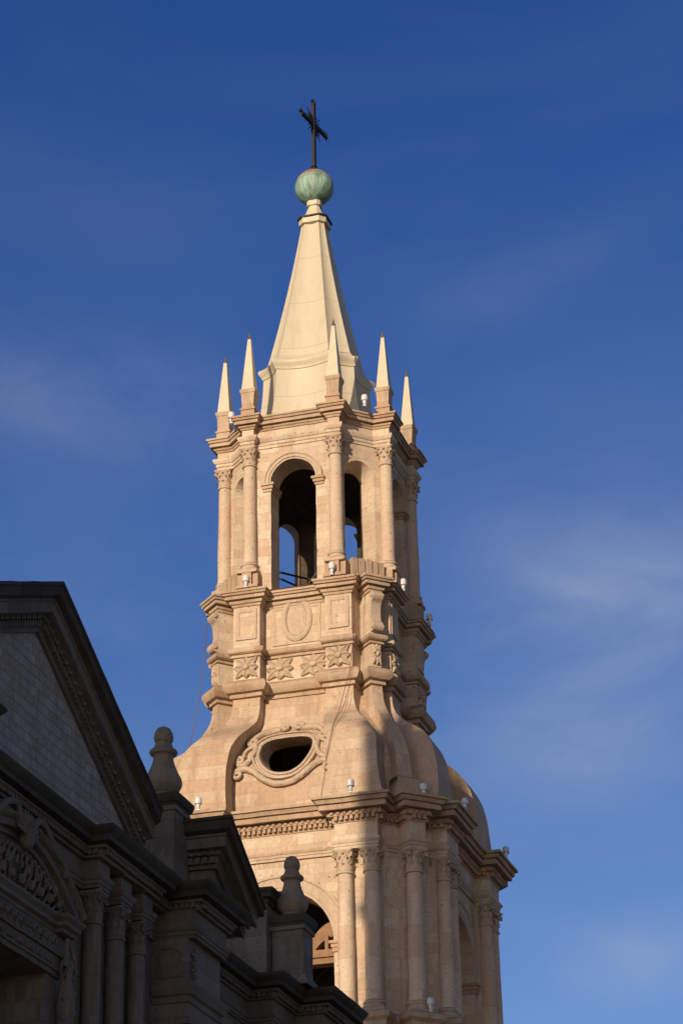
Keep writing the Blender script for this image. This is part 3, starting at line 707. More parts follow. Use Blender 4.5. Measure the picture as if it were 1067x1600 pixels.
for s in (-1.645, 1.645): trep('carved_flower', me2, QUAD, (3.17, s, ZF))
me3 = rosette(.17, .39).mesh('carved_flower', M['carved'], 40)
trep('carved_flower', me3, DIAG, (4.05, 0, ZF))
# scroll consoles on the diagonal piers
mb = MB(); pr_ = []
side = smooth([(4.04, 33.90), (4.22, 33.92), (4.30, 34.06), (4.22, 34.22), (4.10, 34.36), (4.08, 34.7), (4.12, 34.95), (4.24, 35.08), (4.30, 35.22), (4.20, 35.35), (4.04, 35.37)], 5)
mb.loft([[(w, -.19, z) for w, z in side], [(w, .19, z) for w, z in side]], True, True, True)
for zc in (34.07, 35.22):
    mb.loft([[(4.20 + .085 * k * math.cos(2 * PI * i / 16), y, zc + .085 * k * math.sin(2 * PI * i / 16)) for i in range(16)] for y, k in ((-.235, .4), (-.235, .9), (-.22, 1), (.22, 1), (.235, .9), (.235, .4))], True, True, True)
me = mb.mesh('scroll_console', M['carved']); trep('scroll_console', me, DIAG)

# ---- belfry: octagon with eight arched openings and a column at every corner
CA, CD = 1.585, 3.01
mb = MB()
SW, SD = SQ2 * 3.10 - 2.92, None
thd = abs((SW - 2.92) / SQ2)
t = MB(); arch_panel(t, 2.92, SW, 36.0, 41.48, .83, 40.05, 36.0, .86, hwi=1.33, n=20, back=False)
t2 = MB(); arch_panel(t2, 3.10, thd, 36.0, 41.48, .60, 40.20, 36.0, .70, hwi=.51, ri=.42, n=18, back=False)
for lst, tt in ((QUAD, t), (DIAG, t2)):
    for a in lst:
        ca, sa = math.cos(a), math.sin(a); mb.add([(ca * w - sa * s, sa * w + ca * s, z) for w, s, z in tt.v], tt.f)
tpart('belfry_wall', mb, M['ashlar'])
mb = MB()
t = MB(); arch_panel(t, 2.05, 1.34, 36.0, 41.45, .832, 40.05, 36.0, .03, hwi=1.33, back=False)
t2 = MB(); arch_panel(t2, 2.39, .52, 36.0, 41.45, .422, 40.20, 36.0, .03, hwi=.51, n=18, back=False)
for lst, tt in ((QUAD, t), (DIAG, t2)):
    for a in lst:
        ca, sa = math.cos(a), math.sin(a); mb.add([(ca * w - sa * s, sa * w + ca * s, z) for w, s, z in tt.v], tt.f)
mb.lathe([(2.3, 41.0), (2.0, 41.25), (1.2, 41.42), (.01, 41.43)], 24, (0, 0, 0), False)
tpart('belfry_shade_lining', mb, M['shaded_interior'])  # dark inner skin and ceiling carry the belfry's shade as colour
mb = MB()
archivolt(mb, 2.92, .83, [(0.0, -.02), (0, .05), (.06, .05), (.07, .085), (.18, .085), (.19, .12), (.26, .12), (.26, -.02)], 40.05)
me = mb.mesh('archivolt', M['carved']); trep('archivolt', me, QUAD)
for sg in (-1, 1):
    mb = MB()
    mb.loft([[(2.1, sg * (.83 - e), z), (2.92 + e, sg * (.83 - e), z), (2.92 + e, sg * (1.10 + e * .5), z), (2.1, sg * (1.10 + e * .5), z)] for z, e in ((39.74, .04), (39.84, .04), (39.845, .09), (39.95, .09), (39.955, .14), (40.05, .14))], True, True, True)
    me = mb.mesh('impost', M['mould']); trep('impost', me, QUAD)
belcol = column_meshes('belfry_column', .238, 36.98, 40.74, .70, M['shaft'], M['carved'])
bpos = []
for a in QUAD:
    for w, s in ((CD, CA), (CD, -CA)): bpos.append((math.cos(a) * w - math.sin(a) * s, math.sin(a) * w + math.cos(a) * s, a))
for w, s, a in bpos: put_column(tower, belcol, (w, s, 36.98 + OFF), 40.74 - 36.98, a)
pedm = MB()
pedm.bbox(-.42, .36, -.40, .40, 36.0, 36.10)
for y0, y1, f in ((-.38, -.20, .25), (-.17, .17, .34), (.20, .38, .25)): pedm.bbox(-.40, f, y0, y1, 36.10, 36.56)
pedm.bbox(-.40, .20, -.385, .385, 36.09, 36.57)
pedm.bbox(-.36, .36, -.36, .36, 36.56, 36.60)
pm = pedm.mesh('column_pedestal', M['mould'])
for w, s, a in bpos: link('column_pedestal', pm, tower, (w, s, OFF), a)
mb = MB()
for j in range(5):
    y = -.52 + .26 * j; mb.bbox(3.05, 3.72 - .04 * abs(j - 2), y - .10, y + .10, 36.0, 36.74)
mb.bbox(3.05, 3.60, -.61, .61, 36.0, 36.70)
me = mb.mesh('fluted_sill_block', M['mould']); trep('fluted_sill_block', me, DIAG)
BEL = dict(dw=2.94, dp=CD + .21, s1=CA - .215, s2=CA + .215, rd=3.12)
mb = MB(); band(mb, BEL, [(-.1, 41.44), (.02, 41.44), (.02, 41.54), (.05, 41.55), (.05, 41.66), (.08, 41.67), (.13, 41.76), (.14, 41.80), (.14, 41.85), (0, 41.88), (0, 42.18)])
tpart('architrave_and_frieze', mb, M['ashlar'])
mb = MB(); band(mb, BEL, [(-.05, 42.14), (.04, 42.14), (.06, 42.20), (.10, 42.22), (.12, 42.28), (.10, 42.30), (.10, 42.32), (.22, 42.31), (.23, 42.31), (.23, 42.42), (.20, 42.43), (.20, 42.45), (.26, 42.46), (.29, 42.53), (.28, 42.54), (.33, 42.54), (.33, 42.61), (.1, 42.66), (-.4, 42.67)])
tpart('upper_cornice', mb, M['mould'])

# ---- obelisks
ob = MB()
ob.bbox(-.25, .25, -.25, .25, 42.62, 42.95); ob.bbox(-.285, .285, -.285, .285, 42.95, 43.0)
ob.loft([[(x * k, y * k, z) for x, y in ((-1, -1), (1, -1), (1, 1), (-1, 1))] for z, k in ((43.0, .27), (43.06, .23), (43.12, .215), (43.5, .235), (43.62, .25), (43.63, .27), (43.72, .285), (43.78, .285), (43.79, .24))], True, True, True)
obp = ob.mesh('obelisk_pedestal', M['mould'])
o2 = MB(); o2.loft([[(x * k, y * k, z) for x, y in ((-1, -1), (1, -1), (1, 1), (-1, 1))] for z, k in ((43.78, .235), (43.84, .225), (45.93, .055))], True, False, True)
obs_ = o2.mesh('obelisk', M['cream'], 20)
o3 = MB(); o3.lathe([(.075, 45.90), (.085, 45.93), (.05, 46.02), (.01, 46.20)], 8)
obt = o3.mesh('obelisk_tip', M['lead'])
for w, s, a in bpos:
    p = link('obelisk', obs_, tower, (w, s, OFF), a)
    link('obelisk_pedestal', obp, p); link('obelisk_tip', obt, p)

# ---- spire with hollow sides
def oct_ring(a, d, z, sag, n=7):
    V = [(d, -a), (d, a), (a, d), (-a, d), (-d, a), (-d, -a), (-a, -d), (a, -d)]
    r = []
    for i in range(8):
        p, q = V[i], V[(i + 1) % 8]; mx_, my_ = (p[0] + q[0]) / 2, (p[1] + q[1]) / 2; l = math.hypot(mx_, my_)
        ln = math.hypot(q[0] - p[0], q[1] - p[1])
        for k in range(n):
            t = k / n; g = sag * ln * 4 * t * (1 - t)
            r.append((p[0] + (q[0] - p[0]) * t - mx_ / l * g, p[1] + (q[1] - p[1]) * t - my_ / l * g, z))
    return r
T_sd = [(42.6, 2.45), (42.9, 2.16), (43.4, 1.93), (44.0, 1.82), (44.7, 1.76), (45.3, 1.735)]
mb = MB(); rg = []
for i in range(13):
    z = 42.6 + 2.7 * i / 12; d = lerp(z, T_sd); rg.append(oct_ring(d * .58, d, z, .12))
tpart_sp = [('spire_skirt', mb)]
mb.loft(rg, True); tpart('spire_skirt', mb, M['spire'], ang=28)
mb = MB(); rg = []
for z, d in ((45.24, 1.72), (45.26, 1.78), (45.32, 1.79), (45.40, 1.84), (45.48, 1.90), (45.56, 1.92), (45.62, 1.89), (45.72, 1.68), (45.90, 1.58)): rg.append(oct_ring(d * .58, d, z, .12))
mb.loft(rg, True); tpart('spire_ring', mb, M['spire'], ang=40)
mb = MB(); rg = []
for i in range(15):
    z = 45.88 + (52.22 - 45.88) * i / 14; t = i / 14
    d = 1.58 + (.42 - 1.58) * t - .13 * 4 * t * (1 - t) * .55
    rg.append(oct_ring(d * (.60 + .04 * t), d, z, .11))
mb.loft(rg, True, False, True); tpart('spire', mb, M['spire'], ang=14)
mb = MB(); mb.loft([oct_ring(d * .6, d, z, .02, 3) for z, d in ((52.02, .46), (52.04, .535), (52.26, .535))], True, True, True)
tpart('spire_collar', mb, M['spire'])
mb = MB(); mb.loft([oct_ring(d * .6, d, z, .0, 2) for z, d in ((52.26, .52), (52.27, .59), (52.32, .59), (52.34, .42))], True, True, True)
tpart('collar_flashing', mb, M['iron'])
mb = MB(); mb.loft([oct_ring(d * .6, d, z, .0, 2) for z, d in ((52.36, .40), (52.93, .20), (52.95, .26), (53.14, .27), (53.20, .19))], True, True, True)
tpart('spire_neck', mb, M['cream'])
mb = MB(); mb.ball((0, 0, 0), (.745, .745, .735), 36, 24)
ball = link('copper_ball', mb.mesh('copper_ball', M['copper']), tower, (0, 0, 53.83 + OFF))
# ---- iron cross
mb = MB(); zc, tb, tt = 56.72, 54.50, 57.86
ax = (-.98, .20)
def barbox(p, q, hw, hd):
    P, Q = Vector(p), Vector(q); d = (Q - P).normalized(); a = Vector((ax[0], ax[1], 0)).normalized() if abs(d.z) > .5 else Vector((0, 0, 1)); b = d.cross(a)
    mb.loft([[tuple(X + a * hw * i + b * hd * j) for i, j in ((-1, -1), (1, -1), (1, 1), (-1, 1))] for X in (P, Q)], True, True, True)
barbox((0, 0, tb), (0, 0, tt - .15), .075, .06)
arm = .94
barbox((-arm * ax[0], -arm * ax[1], zc), (arm * ax[0], arm * ax[1], zc), .075, .055)
cross = tpart('iron_cross', mb, M['iron'])
def cpart(name, m_): return link(name, m_.mesh(name, M['iron'], 30), cross)
for e, dv in (((0, 0, tt - .17), (0, 0, 1)), ((-arm * ax[0], -arm * ax[1], zc), (-ax[0], -ax[1], 0)), ((arm * ax[0], arm * ax[1], zc), (ax[0], ax[1], 0))):
    m_ = MB(); D_ = Vector(dv).normalized(); E_ = Vector(e)
    sd = Vector((ax[0], ax[1], 0)).normalized() if abs(D_.z) > .5 else Vector((0, 0, 1))
    for k in (-1, 0, 1):
        tip = E_ + D_ * (.24 if k == 0 else .06) + sd * k * .20
        m_.tube([E_ - D_ * .04, E_ + D_ * .06 + sd * k * .09, tip], [.07, .055, .012], 6)
    m_.ball(tuple(E_ - D_ * .05), .10, 8, 5)
    cpart('cross_tip', m_)
m_ = MB(); C_ = Vector((0, 0, zc)); A_ = Vector((ax[0], ax[1], 0)).normalized()
for q in range(4):
    for k in (-1, 0, 1):
        an = PI / 4 + q * PI / 2 + k * .27
        dd = A_ * math.cos(an) + Vector((0, 0, 1)) * math.sin(an)
        m_.tube([C_ + dd * .05, C_ + dd * (.74 if k == 0 else .55)], [.045, .012], 5)
m_.ball(tuple(C_), .12, 10, 6)
cpart('sunburst', m_)
m_ = MB(); m_.lathe([(.17, 54.48), (.17, 54.54), (.10, 54.62), (.09, 54.72), (.13, 54.76), (.075, 54.82)], 12); cpart('cross_foot', m_)

# ================================================================== cathedral front (in shade), running east towards the tower
front = thing('cathedral_front', 'dark shaded stone cathedral front with a big pediment, clustered columns and carved doorway', 'cathedral front', (30, 3, GZ))
FL = (-30, -3, OFF)
def fpart(name, mb, mat, parent=None, ang=32):
    me = mb.mesh(name, mat, ang)
    if parent is None: return link(name, me, front, FL)
    return link(name, me, parent)
def offpath(path, p):
    """outward (south / outer side) offset of an axis-aligned polyline running east"""
    o = []; n = len(path)
    nr = []
    for i in range(n - 1):
        d = (path[i + 1][0] - path[i][0], path[i + 1][1] - path[i][1]); l = math.hypot(*d); nr.append((d[1] / l, -d[0] / l))
    for i, q in enumerate(path):
        a = nr[max(i - 1, 0)]; b = nr[min(i, n - 2)]
        if abs(a[0] * b[0] + a[1] * b[1]) > .99: o.append((q[0] + a[0] * p, q[1] + a[1] * p))
        else: o.append((q[0] + (a[0] + b[0]) * p, q[1] + (a[1] + b[1]) * p))
    return o
def sweep(mb, path, prof, back0=None, back1=None):
    rings = []
    if back0 is not None: rings.append([(a, back0, prof[0][1]) for a, b in offpath(path, prof[0][0])])
    for p, z in prof: rings.append([(a, b, z) for a, b in offpath(path, p)])
    if back1 is not None: rings.append([(a, back1, prof[-1][1] + .05) for a, b in offpath(path, prof[-1][0])])
    mb.loft(rings, False)

# walls
mb = MB()
wall_hi = [(43.5, 2.2), (43.5, 4.1), (26.9, 4.1), (26.5, 4.1), (26.5, 5.0), (24.35, 5.0), (24.35, 3.55), (18.25, 3.55), (18.25, 4.2), (17.2, 4.2), (16.3, 4.2), (16.3, 5.0), (14.3, 5.0), (14.3, 3.55), (9.0, 3.55), (9.0, 2.2)]
door0, door1, LZ = 36.75, 32.55, 14.5
wall_lo = wall_hi[:2] + [(door0, 4.1), (door0, 2.3), (door1, 2.3), (door1, 4.1)] + wall_hi[2:]
mb.loft([[(a, b, z) for a, b in wall_lo] for z in (GZ, LZ)], False)
mb.loft([[(a, b, z) for a, b in wall_hi] for z in (LZ, 16.78)], False)
mb.add([(door0, 4.1, LZ), (door1, 4.1, LZ), (door1, 2.3, LZ), (door0, 2.3, LZ)], [(0, 1, 2, 3)])
mb.add([(43.5, 2.2, GZ), (9, 2.2, GZ), (9, 2.2, 17.9), (43.5, 2.2, 17.9)], [(0, 1, 2, 3)])
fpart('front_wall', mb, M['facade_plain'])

# main entablature, stepping forward over the columns and piers
frz = [(43.5, 4.22), (30.98, 4.22), (30.98, 4.62), (27.58, 4.62), (27.58, 4.40), (26.45, 4.40), (26.45, 5.20), (24.32, 5.20), (24.32, 3.62), (18.30, 3.62), (18.30, 4.32), (16.40, 4.32), (16.40, 5.10), (14.22, 5.10), (14.22, 3.62), (9.0, 3.62)]
mb = MB()
arc_ = [(43.5, 4.18)]
for wx in (30.60, 29.28, 27.98): arc_ += [(wx + .31, 4.18), (wx + .31, 4.56), (wx - .31, 4.56), (wx - .31, 4.18)]
arc_ += [(26.50, 4.18), (26.50, 5.16)] + [(24.34, 5.16), (24.34, 3.60), (18.28, 3.60), (18.28, 4.30), (16.38, 4.30), (16.38, 5.06), (14.24, 5.06), (14.24, 3.60), (9.0, 3.60)]
sweep(mb, arc_, [(0, 16.76), (0, 16.84), (.03, 16.84), (.03, 16.92), (.05, 16.93), (.09, 17.00), (.09, 17.04), (0, 17.06), (0, 17.40)], 2.6)
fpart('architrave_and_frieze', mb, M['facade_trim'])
mb = MB()
sweep(mb, frz, [(-.10, 17.38), (.05, 17.40), (.07, 17.45), (.07, 17.56), (.17, 17.58), (.17, 17.66)], 2.6)
dentils(mb, offpath(frz, .07), 17.455, 17.57, .085, .15, False)
for wx in (30.60, 29.28, 27.98):
    blk = [(wx + .36, 4.60), (wx + .36, 4.68), (wx - .36, 4.68), (wx - .36, 4.60)]
    mb.bbox(wx - .34, wx + .34, 4.2, 4.68, 17.37, 17.47)
fpart('bed_moulding', mb, M['facade_trim'])
mb = MB()
sweep(mb, frz, [(.15, 17.64), (.34, 17.67), (.34, 17.79), (.36, 17.80), (.43, 17.90), (.45, 17.94), (.45, 18.0)], 2.6, 2.6)
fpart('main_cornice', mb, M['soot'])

# columns of the central bay
fcol = column_meshes('front_column', .215, 6.0, 16.02, .72, M['facade_trim'], M['facade_trim'])
for wx in (30.60, 29.28, 27.98):
    c = link('column', fcol[0], front, (wx - 30, 4.30 - 3, 6.0 + OFF))
    link('capital', fcol[1], c, (0, 0, 10.02)); link('base', fcol[2], c)
mb = MB(); mb.bbox(27.4, 31.2, 4.05, 4.75, GZ, 5.1); mb.bbox(27.3, 31.3, 4.05, 4.85, 5.1, 5.6)
fpart('column_plinth', mb, M['facade_trim'])

# great pediment
AP, AZ, SL = 33.68, 22.80, .52
def rake_prof(S0, top):
    return [(S0, -1.10), (S0 + .10, -1.10), (S0 + .10, -.99), (S0 + .13, -.98), (S0 + .13, -.83), (S0 + .24, -.80), (S0 + .24, -.71), (S0 + .42, -.68), (S0 + .42, -.44), (S0 + .46, -.42), (S0 + .46, -.37)]
def rake_top(S0): return [(S0 + .46, -.37), (S0 + .60, -.30), (S0 + .62, -.10), (S0 + .66, -.08), (S0 + .66, 0), (S0 - .5, .04)]
def zr(w, ap=AP, az=AZ, sl=SL): return az - (sl if w < ap else .41) * abs(w - ap)
EAST, WEST = 27.50, 40.0
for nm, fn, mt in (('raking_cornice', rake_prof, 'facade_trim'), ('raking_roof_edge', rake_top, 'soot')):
    mb = MB(); pf = fn(4.06, 0)if fn is rake_prof else fn(4.06)
    mb.loft([[(w, s, zr(w) + dz) for s, dz in pf] for w in (WEST, AP, EAST)], False)
    mb.add([(EAST, s, zr(EAST) + dz) for s, dz in pf] + [(EAST, 3.5, zr(EAST) + pf[-1][1]), (EAST, 3.5, zr(EAST) + pf[0][1])], [tuple(range(len(pf) + 2))])
    if fn is rake_prof:
        k = 0; w = EAST + .1
        while w < WEST:
            if abs(w - AP) > .12:
                for s0, zc, dz_, wd in ((4.19, -.905, .065, .075),):
                    mb.loft([[(w + i * wd - 0, s, zr(w + i * wd) + zc + j * dz_) for s, j in ((4.17, -1), (4.27, -1), (4.27, 1), (4.17, 1))] for i in (-.5, .5)], True, True, True)
                if (k % 2) == 0:
                    t = MB(); t.ball((w, 4.30, zr(w) - .76), (.075, .06, .06), 6, 4); mb.add(t.v, t.f)
            w += .135; k += 1
    fpart(nm, mb, M[mt])
mb = MB()
mb.add([(WEST, 4.08, 17.9), (EAST, 4.08, 17.9), (EAST, 4.08, zr(EAST) - 1.0), (AP, 4.08, AZ - 1.0), (WEST, 4.08, zr(WEST) - 1.0)], [(0, 1, 2, 3, 4)])
mb.add([(EAST, 4.08, 17.9), (EAST, 3.4, 17.9), (EAST, 3.4, zr(EAST) - .02), (EAST, 4.08, zr(EAST) - .9)], [(0, 1, 2, 3)])
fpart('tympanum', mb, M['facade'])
# projecting end of the crest block in front of the tympanum, at the left
mb = MB()
stub = [(41, 4.2), (36.75, 4.2)]
sweep(mb, [(41, 4.35), (36.85, 4.35), (36.85, 4.0)], [(0, 18.0), (.02, 18.0), (.02, 18.35), (.10, 18.40), (.12, 18.50), (.30, 18.54), (.30, 18.66), (.42, 18.80), (.42, 18.86)], 4.0, 4.0)
fpart('crest_block', mb, M['soot'])

# half gable of the broken side pediment
GW, GS, GA, GAZ, GSL, GE = 24.92, 5.06, 25.54, 19.96, .60, 23.0
for nm, fn, mt in (('half_gable_cornice', rake_prof, 'facade_trim'), ('half_gable_roof_edge', rake_top, 'soot')):
    mb = MB(); pf = [(s - 4.06, dz) for s, dz in (fn(4.06, 0) if fn is rake_prof else fn(4.06))]
    rings = [[(GW + p, 3.3, GAZ + dz) for p, dz in pf], [(GW + p, GS + p, GAZ + dz) for p, dz in pf], [(GE, GS + p, GAZ + dz - GSL * (GW + max(p, 0) - GE)) for p, dz in pf]]
    mb.loft(rings, False)
    e = rings[-1]; mb.add(e + [(GE, GS - .6, e[-1][2]), (GE, GS - .6, e[0][2])], [tuple(range(len(e) + 2))])
    if fn is rake_prof:
        for i in range(9): mb.bbox(GW + .10, GW + .23, 3.5 + i * .19, 3.5 + i * .19 + .12, GAZ - 1.0, GAZ - .84)
        for i in range(9):
            t = MB(); t.ball((GW + .26, 3.56 + i * .19, GAZ - .76), (.06, .07, .06), 6, 4); mb.add(t.v, t.f)
    fpart(nm, mb, M[mt])
mb = MB()
mb.add([(GW, 3.3, 17.95), (GW, GS, 17.95), (GW, GS, GAZ - 1.0), (GW, 3.3, GAZ - 1.0)], [(0, 1, 2, 3)])
mb.add([(GW, GS, 17.95), (GE, GS, 17.95), (GE, GS, GAZ - 1.0 - GSL * (GW - GE)), (GW, GS, GAZ - 1.0)], [(0, 1, 2, 3)])
fpart('half_gable_wall', mb, M['facade_trim'])

# pier with a carved panel below the half gable
mb = MB(); mb.loft([[(26.50 + q, 4.24 + e, 15.86 + e), (26.50 + q, 4.88 - e, 15.86 + e), (26.50 + q, 4.88 - e, 16.02), (26.50 + q, 4.80 - e, 16.10), (26.50 + q, 4.80 - e, 16.32), (26.50 + q, 4.88 - e, 16.40), (26.50 + q, 4.70 - e, 16.60 - e), (26.50 + q, 4.30 + e, 16.60 - e)] for q, e in ((-.02, 0), (.03, 0), (.03, .05), (.005, .06))], True)
fpart('shaped_panel', mb, M['facade_trim'])
mb = MB(); mb.tube([(26.2 + .10 * math.sin(i * .9), 5.02, 15.85 + i * .035) for i in range(22)], .045, 6)
for i in range(7): mb.ball((26.2 - .11 * (-1) ** i, 5.03, 15.92 + i * .1), (.07, .04, .05), 6, 4)
fpart('carved_garland', mb, M['facade_trim'])
mb = MB(); sweep(mb, [(26.5, 4.15), (26.5, 5.0), (24.35, 5.0), (24.35, 3.6)], [(0, 15.25), (.04, 15.27), (.04, 15.42), (.10, 15.45), (.16, 15.60), (.18, 15.64), (.18, 15.70), (0, 15.76)])
sweep(mb, [(26.5, 4.15), (26.5, 5.0), (24.35, 5.0), (24.35, 3.6)], [(0, 14.75), (.05, 14.77), (.05, 14.9), (0, 14.95)])
fpart('pier_capital_band', mb, M['facade_trim'])
mb = MB(); sweep(mb, [(24.35, 3.55), (18.25, 3.55), (18.25, 4.2), (16.3, 4.2), (16.3, 5.0), (14.3, 5.0), (14.3, 3.55)], [(0, 15.9), (.05, 15.92), (.05, 16.1), (.12, 16.16), (.12, 16.22), (0, 16.26)])
fpart('wall_string_course', mb, M['facade_trim'])

# attic parapet and finial pedestals
mb = MB(); mb.bbox(15.9, 17.55, 2.7, 3.88, 17.95, 20.32)
fpart('attic_parapet', mb, M['facade_plain'])
mb = MB(); sweep(mb, [(17.55, 2.7), (17.55, 3.88), (15.9, 3.88), (15.9, 2.7)], [(0, 20.2), (.04, 20.22), (.06, 20.32), (.16, 20.36), (.16, 20.46), (.24, 20.54), (.24, 20.60)], None, None)
mb.bbox(15.7, 17.75, 2.7, 4.08, 20.5, 20.59)
fpart('parapet_coping', mb, M['soot'])
fin_prof = [(.30, 0), (.36, .02), (.38, .08), (.34, .13), (.33, .17), (.42, .24), (.50, .40), (.52, .50), (.49, .62), (.40, .80), (.315, 1.0), (.275, 1.16), (.27, 1.26), (.29, 1.28), (.36, 1.31), (.385, 1.37), (.36, 1.42), (.29, 1.46), (.24, 1.56), (.215, 1.64), (.22, 1.66), (.245, 1.68), (.262, 1.78), (.245, 1.92), (.18, 2.04), (.08, 2.10), (.005, 2.115)]
fm = MB(); fm.lathe(fin_prof, 28); fin_me = fm.mesh('urn_finial', M['finial'], 40)
for (w, s, hs_, ch, zc, fs) in ((16.80, 4.36, .43, .55, 19.92, .84), (25.72, 4.02, .47, .60, 20.43, .90)):
    mb = MB()
    mb.loft([[(w + x * k, s + y * k, z) for x, y in ((-1, -1), (1, -1), (1, 1), (-1, 1))] for z, k in ((17.98, hs_ + .16), (18.12, hs_ + .14), (18.32, hs_), (zc - .42, hs_), (zc - .40, hs_ + .05), (zc - .30, hs_ + .06))], True, False, False)
    ped = fpart('finial_pedestal', mb, M['facade_plain'])
    mb = MB()
    mb.loft([[(w + x * k, s + y * k, z) for x, y in ((-1, -1), (1, -1), (1, 1), (-1, 1))] for z, k in ((zc - .30, hs_ + .03), (zc - .22, hs_ + .05), (zc - .20, ch - .04), (zc - .08, ch), (zc, ch), (zc + .03, ch - .1))], True, True, True)
    fpart('pedestal_cap', mb, M['soot'], ped)
    f = link('urn_finial', fin_me, ped, (w, s, zc)); f.scale = (fs, fs, fs)

# doorway: moulded frame, frieze, segmental pediment with carved crest
DC = 34.65
mb = MB()
for z0, z1, q in ((14.5, 14.62, .06), (14.62, 14.92, .10), (14.92, 14.98, .16), (14.98, 15.36, .11)):
    mb.bbox(37.6, 31.95, 4.05, 4.1 + q, z0 + .001, z1)
sweep(mb, [(38.0, 4.16), (32.35, 4.16), (32.35, 4.36), (31.80, 4.36), (31.80, 4.05)], [(0, 15.36), (.05, 15.38), (.05, 15.46), (.14, 15.50), (.14, 15.58), (.22, 15.66), (.22, 15.72)], 4.0, 4.0)
door = fpart('doorway', mb, M['facade_trim'])
mb = MB()
for i in range(16):
    w = 32.4 + i * .33
    mb.tube(smooth([(w, 4.21, 15.02), (w + .10, 4.22, 15.16), (w + .02, 4.22, 15.30), (w - .08, 4.22, 15.22), (w - .02, 4.22, 15.14)], 3), .035, 6)
    mb.ball((w + .16, 4.21, 15.20), (.07, .05, .09), 6, 4)
fpart('carved_frieze', mb, M['facade_trim'], door)
mb = MB()
for i in range(10):
    w = 32.5 + i * .5
    mb.bbox(w, w + .34, 4.18, 4.235, 14.70, 14.83); mb.ball((w + .17, 4.235, 14.765), (.09, .03, .05), 6, 4)
fpart('fretwork_band', mb, M['facade_trim'], door)
RR, RC = 4.85, 17.12 - 4.85
a_end = math.acos((DC - 31.45) / RR)
mb = MB(); rings = []
for i in range(25):
    a = a_end + (PI - 2 * a_end) * i / 24
    rings.append([(DC - (RR + p) * math.cos(a), s, RC + (RR + p) * math.sin(a)) for s, p in ((4.08, -.55), (4.20, -.55), (4.22, -.42), (4.30, -.40), (4.30, -.30), (4.42, -.27), (4.42, -.12), (4.48, -.10), (4.54, -.03), (4.54, .0), (4.08, .03))])
mb.loft(rings, True, True, True)
fpart('segmental_pediment', mb, M['facade_trim'], door)
mb = MB(); random.seed(11)
for sg in (-1, 1):
    cx = DC
    for k in range(9):
        x = cx + sg * (.25 + .24 * k); zt = RC + math.sqrt(max(RR ** 2 - (x - DC) ** 2, 0)) - .62
        zz = 15.78 + (zt - 15.78) * .55
        mb.tube(smooth([(x, 4.24, 15.76), (x + sg * .14, 4.34, zz), (x - sg * .02, 4.38, zt), (x - sg * .16, 4.36, zt - .12), (x - sg * .08, 4.34, zz)], 4), [.036] * 17, 6)
        mb.ball((x, 4.3, 15.95 + .25 * (k % 2)), (.12, .1, .12), 7, 5)
    mb.tube(smooth([(cx + sg * .3, 4.45, 16.9), (cx + sg * .55, 4.5, 17.25), (cx + sg * 1.0, 4.5, 17.2), (cx + sg * 1.5, 4.5, 16.85), (cx + sg * 1.95, 4.5, 16.70), (cx + sg * 2.1, 4.5, 16.5)], 5), [.08] * 26, 8)
for i in range(9):
    a = PI * (i + .5) / 9
    mb.tube([(DC, 4.5, 16.75), (DC + .32 * math.cos(a), 4.56, 16.75 + .32 * math.sin(a)), (DC + .48 * math.cos(a), 4.5, 16.78 + .52 * math.sin(a))], [.04, .07, .03], 6)
mb.ball((DC, 4.5, 16.7), (.19, .16, .24), 12, 8)
fpart('carved_crest', mb, M['facade_trim'], door)
mb = MB()
mb.lathe([(.16, 12.2), (.20, 12.4), (.14, 13.2), (.20, 13.9), (.15, 14.3), (.12, 14.45), (.15, 14.6), (.165, 14.72), (.14, 14.86), (.06, 14.95), (.01, 14.97)], 14, (31.98, 4.32, 0))
for i in range(14): mb.ball((31.98 + .12 * math.cos(i * 2.1), 4.34 + .12 * math.sin(i * 2.1), 12.4 + i * .135), (.10, .10, .09), 6, 4)
mb.tube([(31.80, 4.36, 14.5), (31.70, 4.42, 14.68), (31.78, 4.4, 14.95), (31.9, 4.36, 15.3)], .05, 6)
mb.tube([(32.16, 4.36, 14.5), (32.26, 4.42, 14.68), (32.18, 4.4, 14.95), (32.06, 4.36, 15.3)], .05, 6)
fpart('carved_bracket', mb, M['facade_trim'], door)
mb = MB(); mb.bbox(door1, door0, 2.32, 2.42, GZ, 11.0); mb.bbox(door1, door0, 2.32, 2.5, 11.0, 11.2)
fpart('door_leaf', mb, M['void'], door)

# ================================================================== bell hung from its timber yoke inside the lower arch
bell = thing('hanging_bell', 'bell on a sunlit curved timber yoke and beam inside the lower arch of the tower', 'bell', (3.1, 1.0, 20.31))
bz = -20.31
mb = MB(); pr_ = smooth([(0.30, 23.05), (.55, 23.30), (.90, 23.68), (1.2, 23.86), (1.55, 23.88), (1.9, 23.75), (2.2, 23.45), (2.4, 23.1)], 5)
mb.loft([[(w, a - 1.0, z + bz + dz) for a, z in pr_] for w, dz in ((-.17, 0), (.17, 0), (.17, -.50), (-.17, -.50))] + [[(-.17, a - 1.0, z + bz) for a, z in pr_]], False)
yk = link('timber_yoke', mb.mesh('timber_yoke', M['wood']), bell)
mb = MB(); mb.bbox(.20, .34, .10, .22, 22.90 + bz, 23.40 + bz); link('yoke_post', mb.mesh('yoke_post', M['wood']), bell)
mb = MB(); mb.bbox(-.10, .45, -2.6, .95, 22.66 + bz, 22.90 + bz); mb.bbox(-.10, .38, -2.6, .95, 22.46 + bz, 22.64 + bz); link('timber_beam', mb.mesh('timber_beam', M['wood']), bell)
mb = MB(); mb.lathe([(.08, 22.4), (.35, 22.36), (.48, 22.2), (.52, 21.9), (.58, 21.5), (.72, 21.15), (.80, 21.0), (.76, 21.0), (.5, 21.6), (.1, 22.2)], 28, (-1.5, -.6, bz - .9), False)
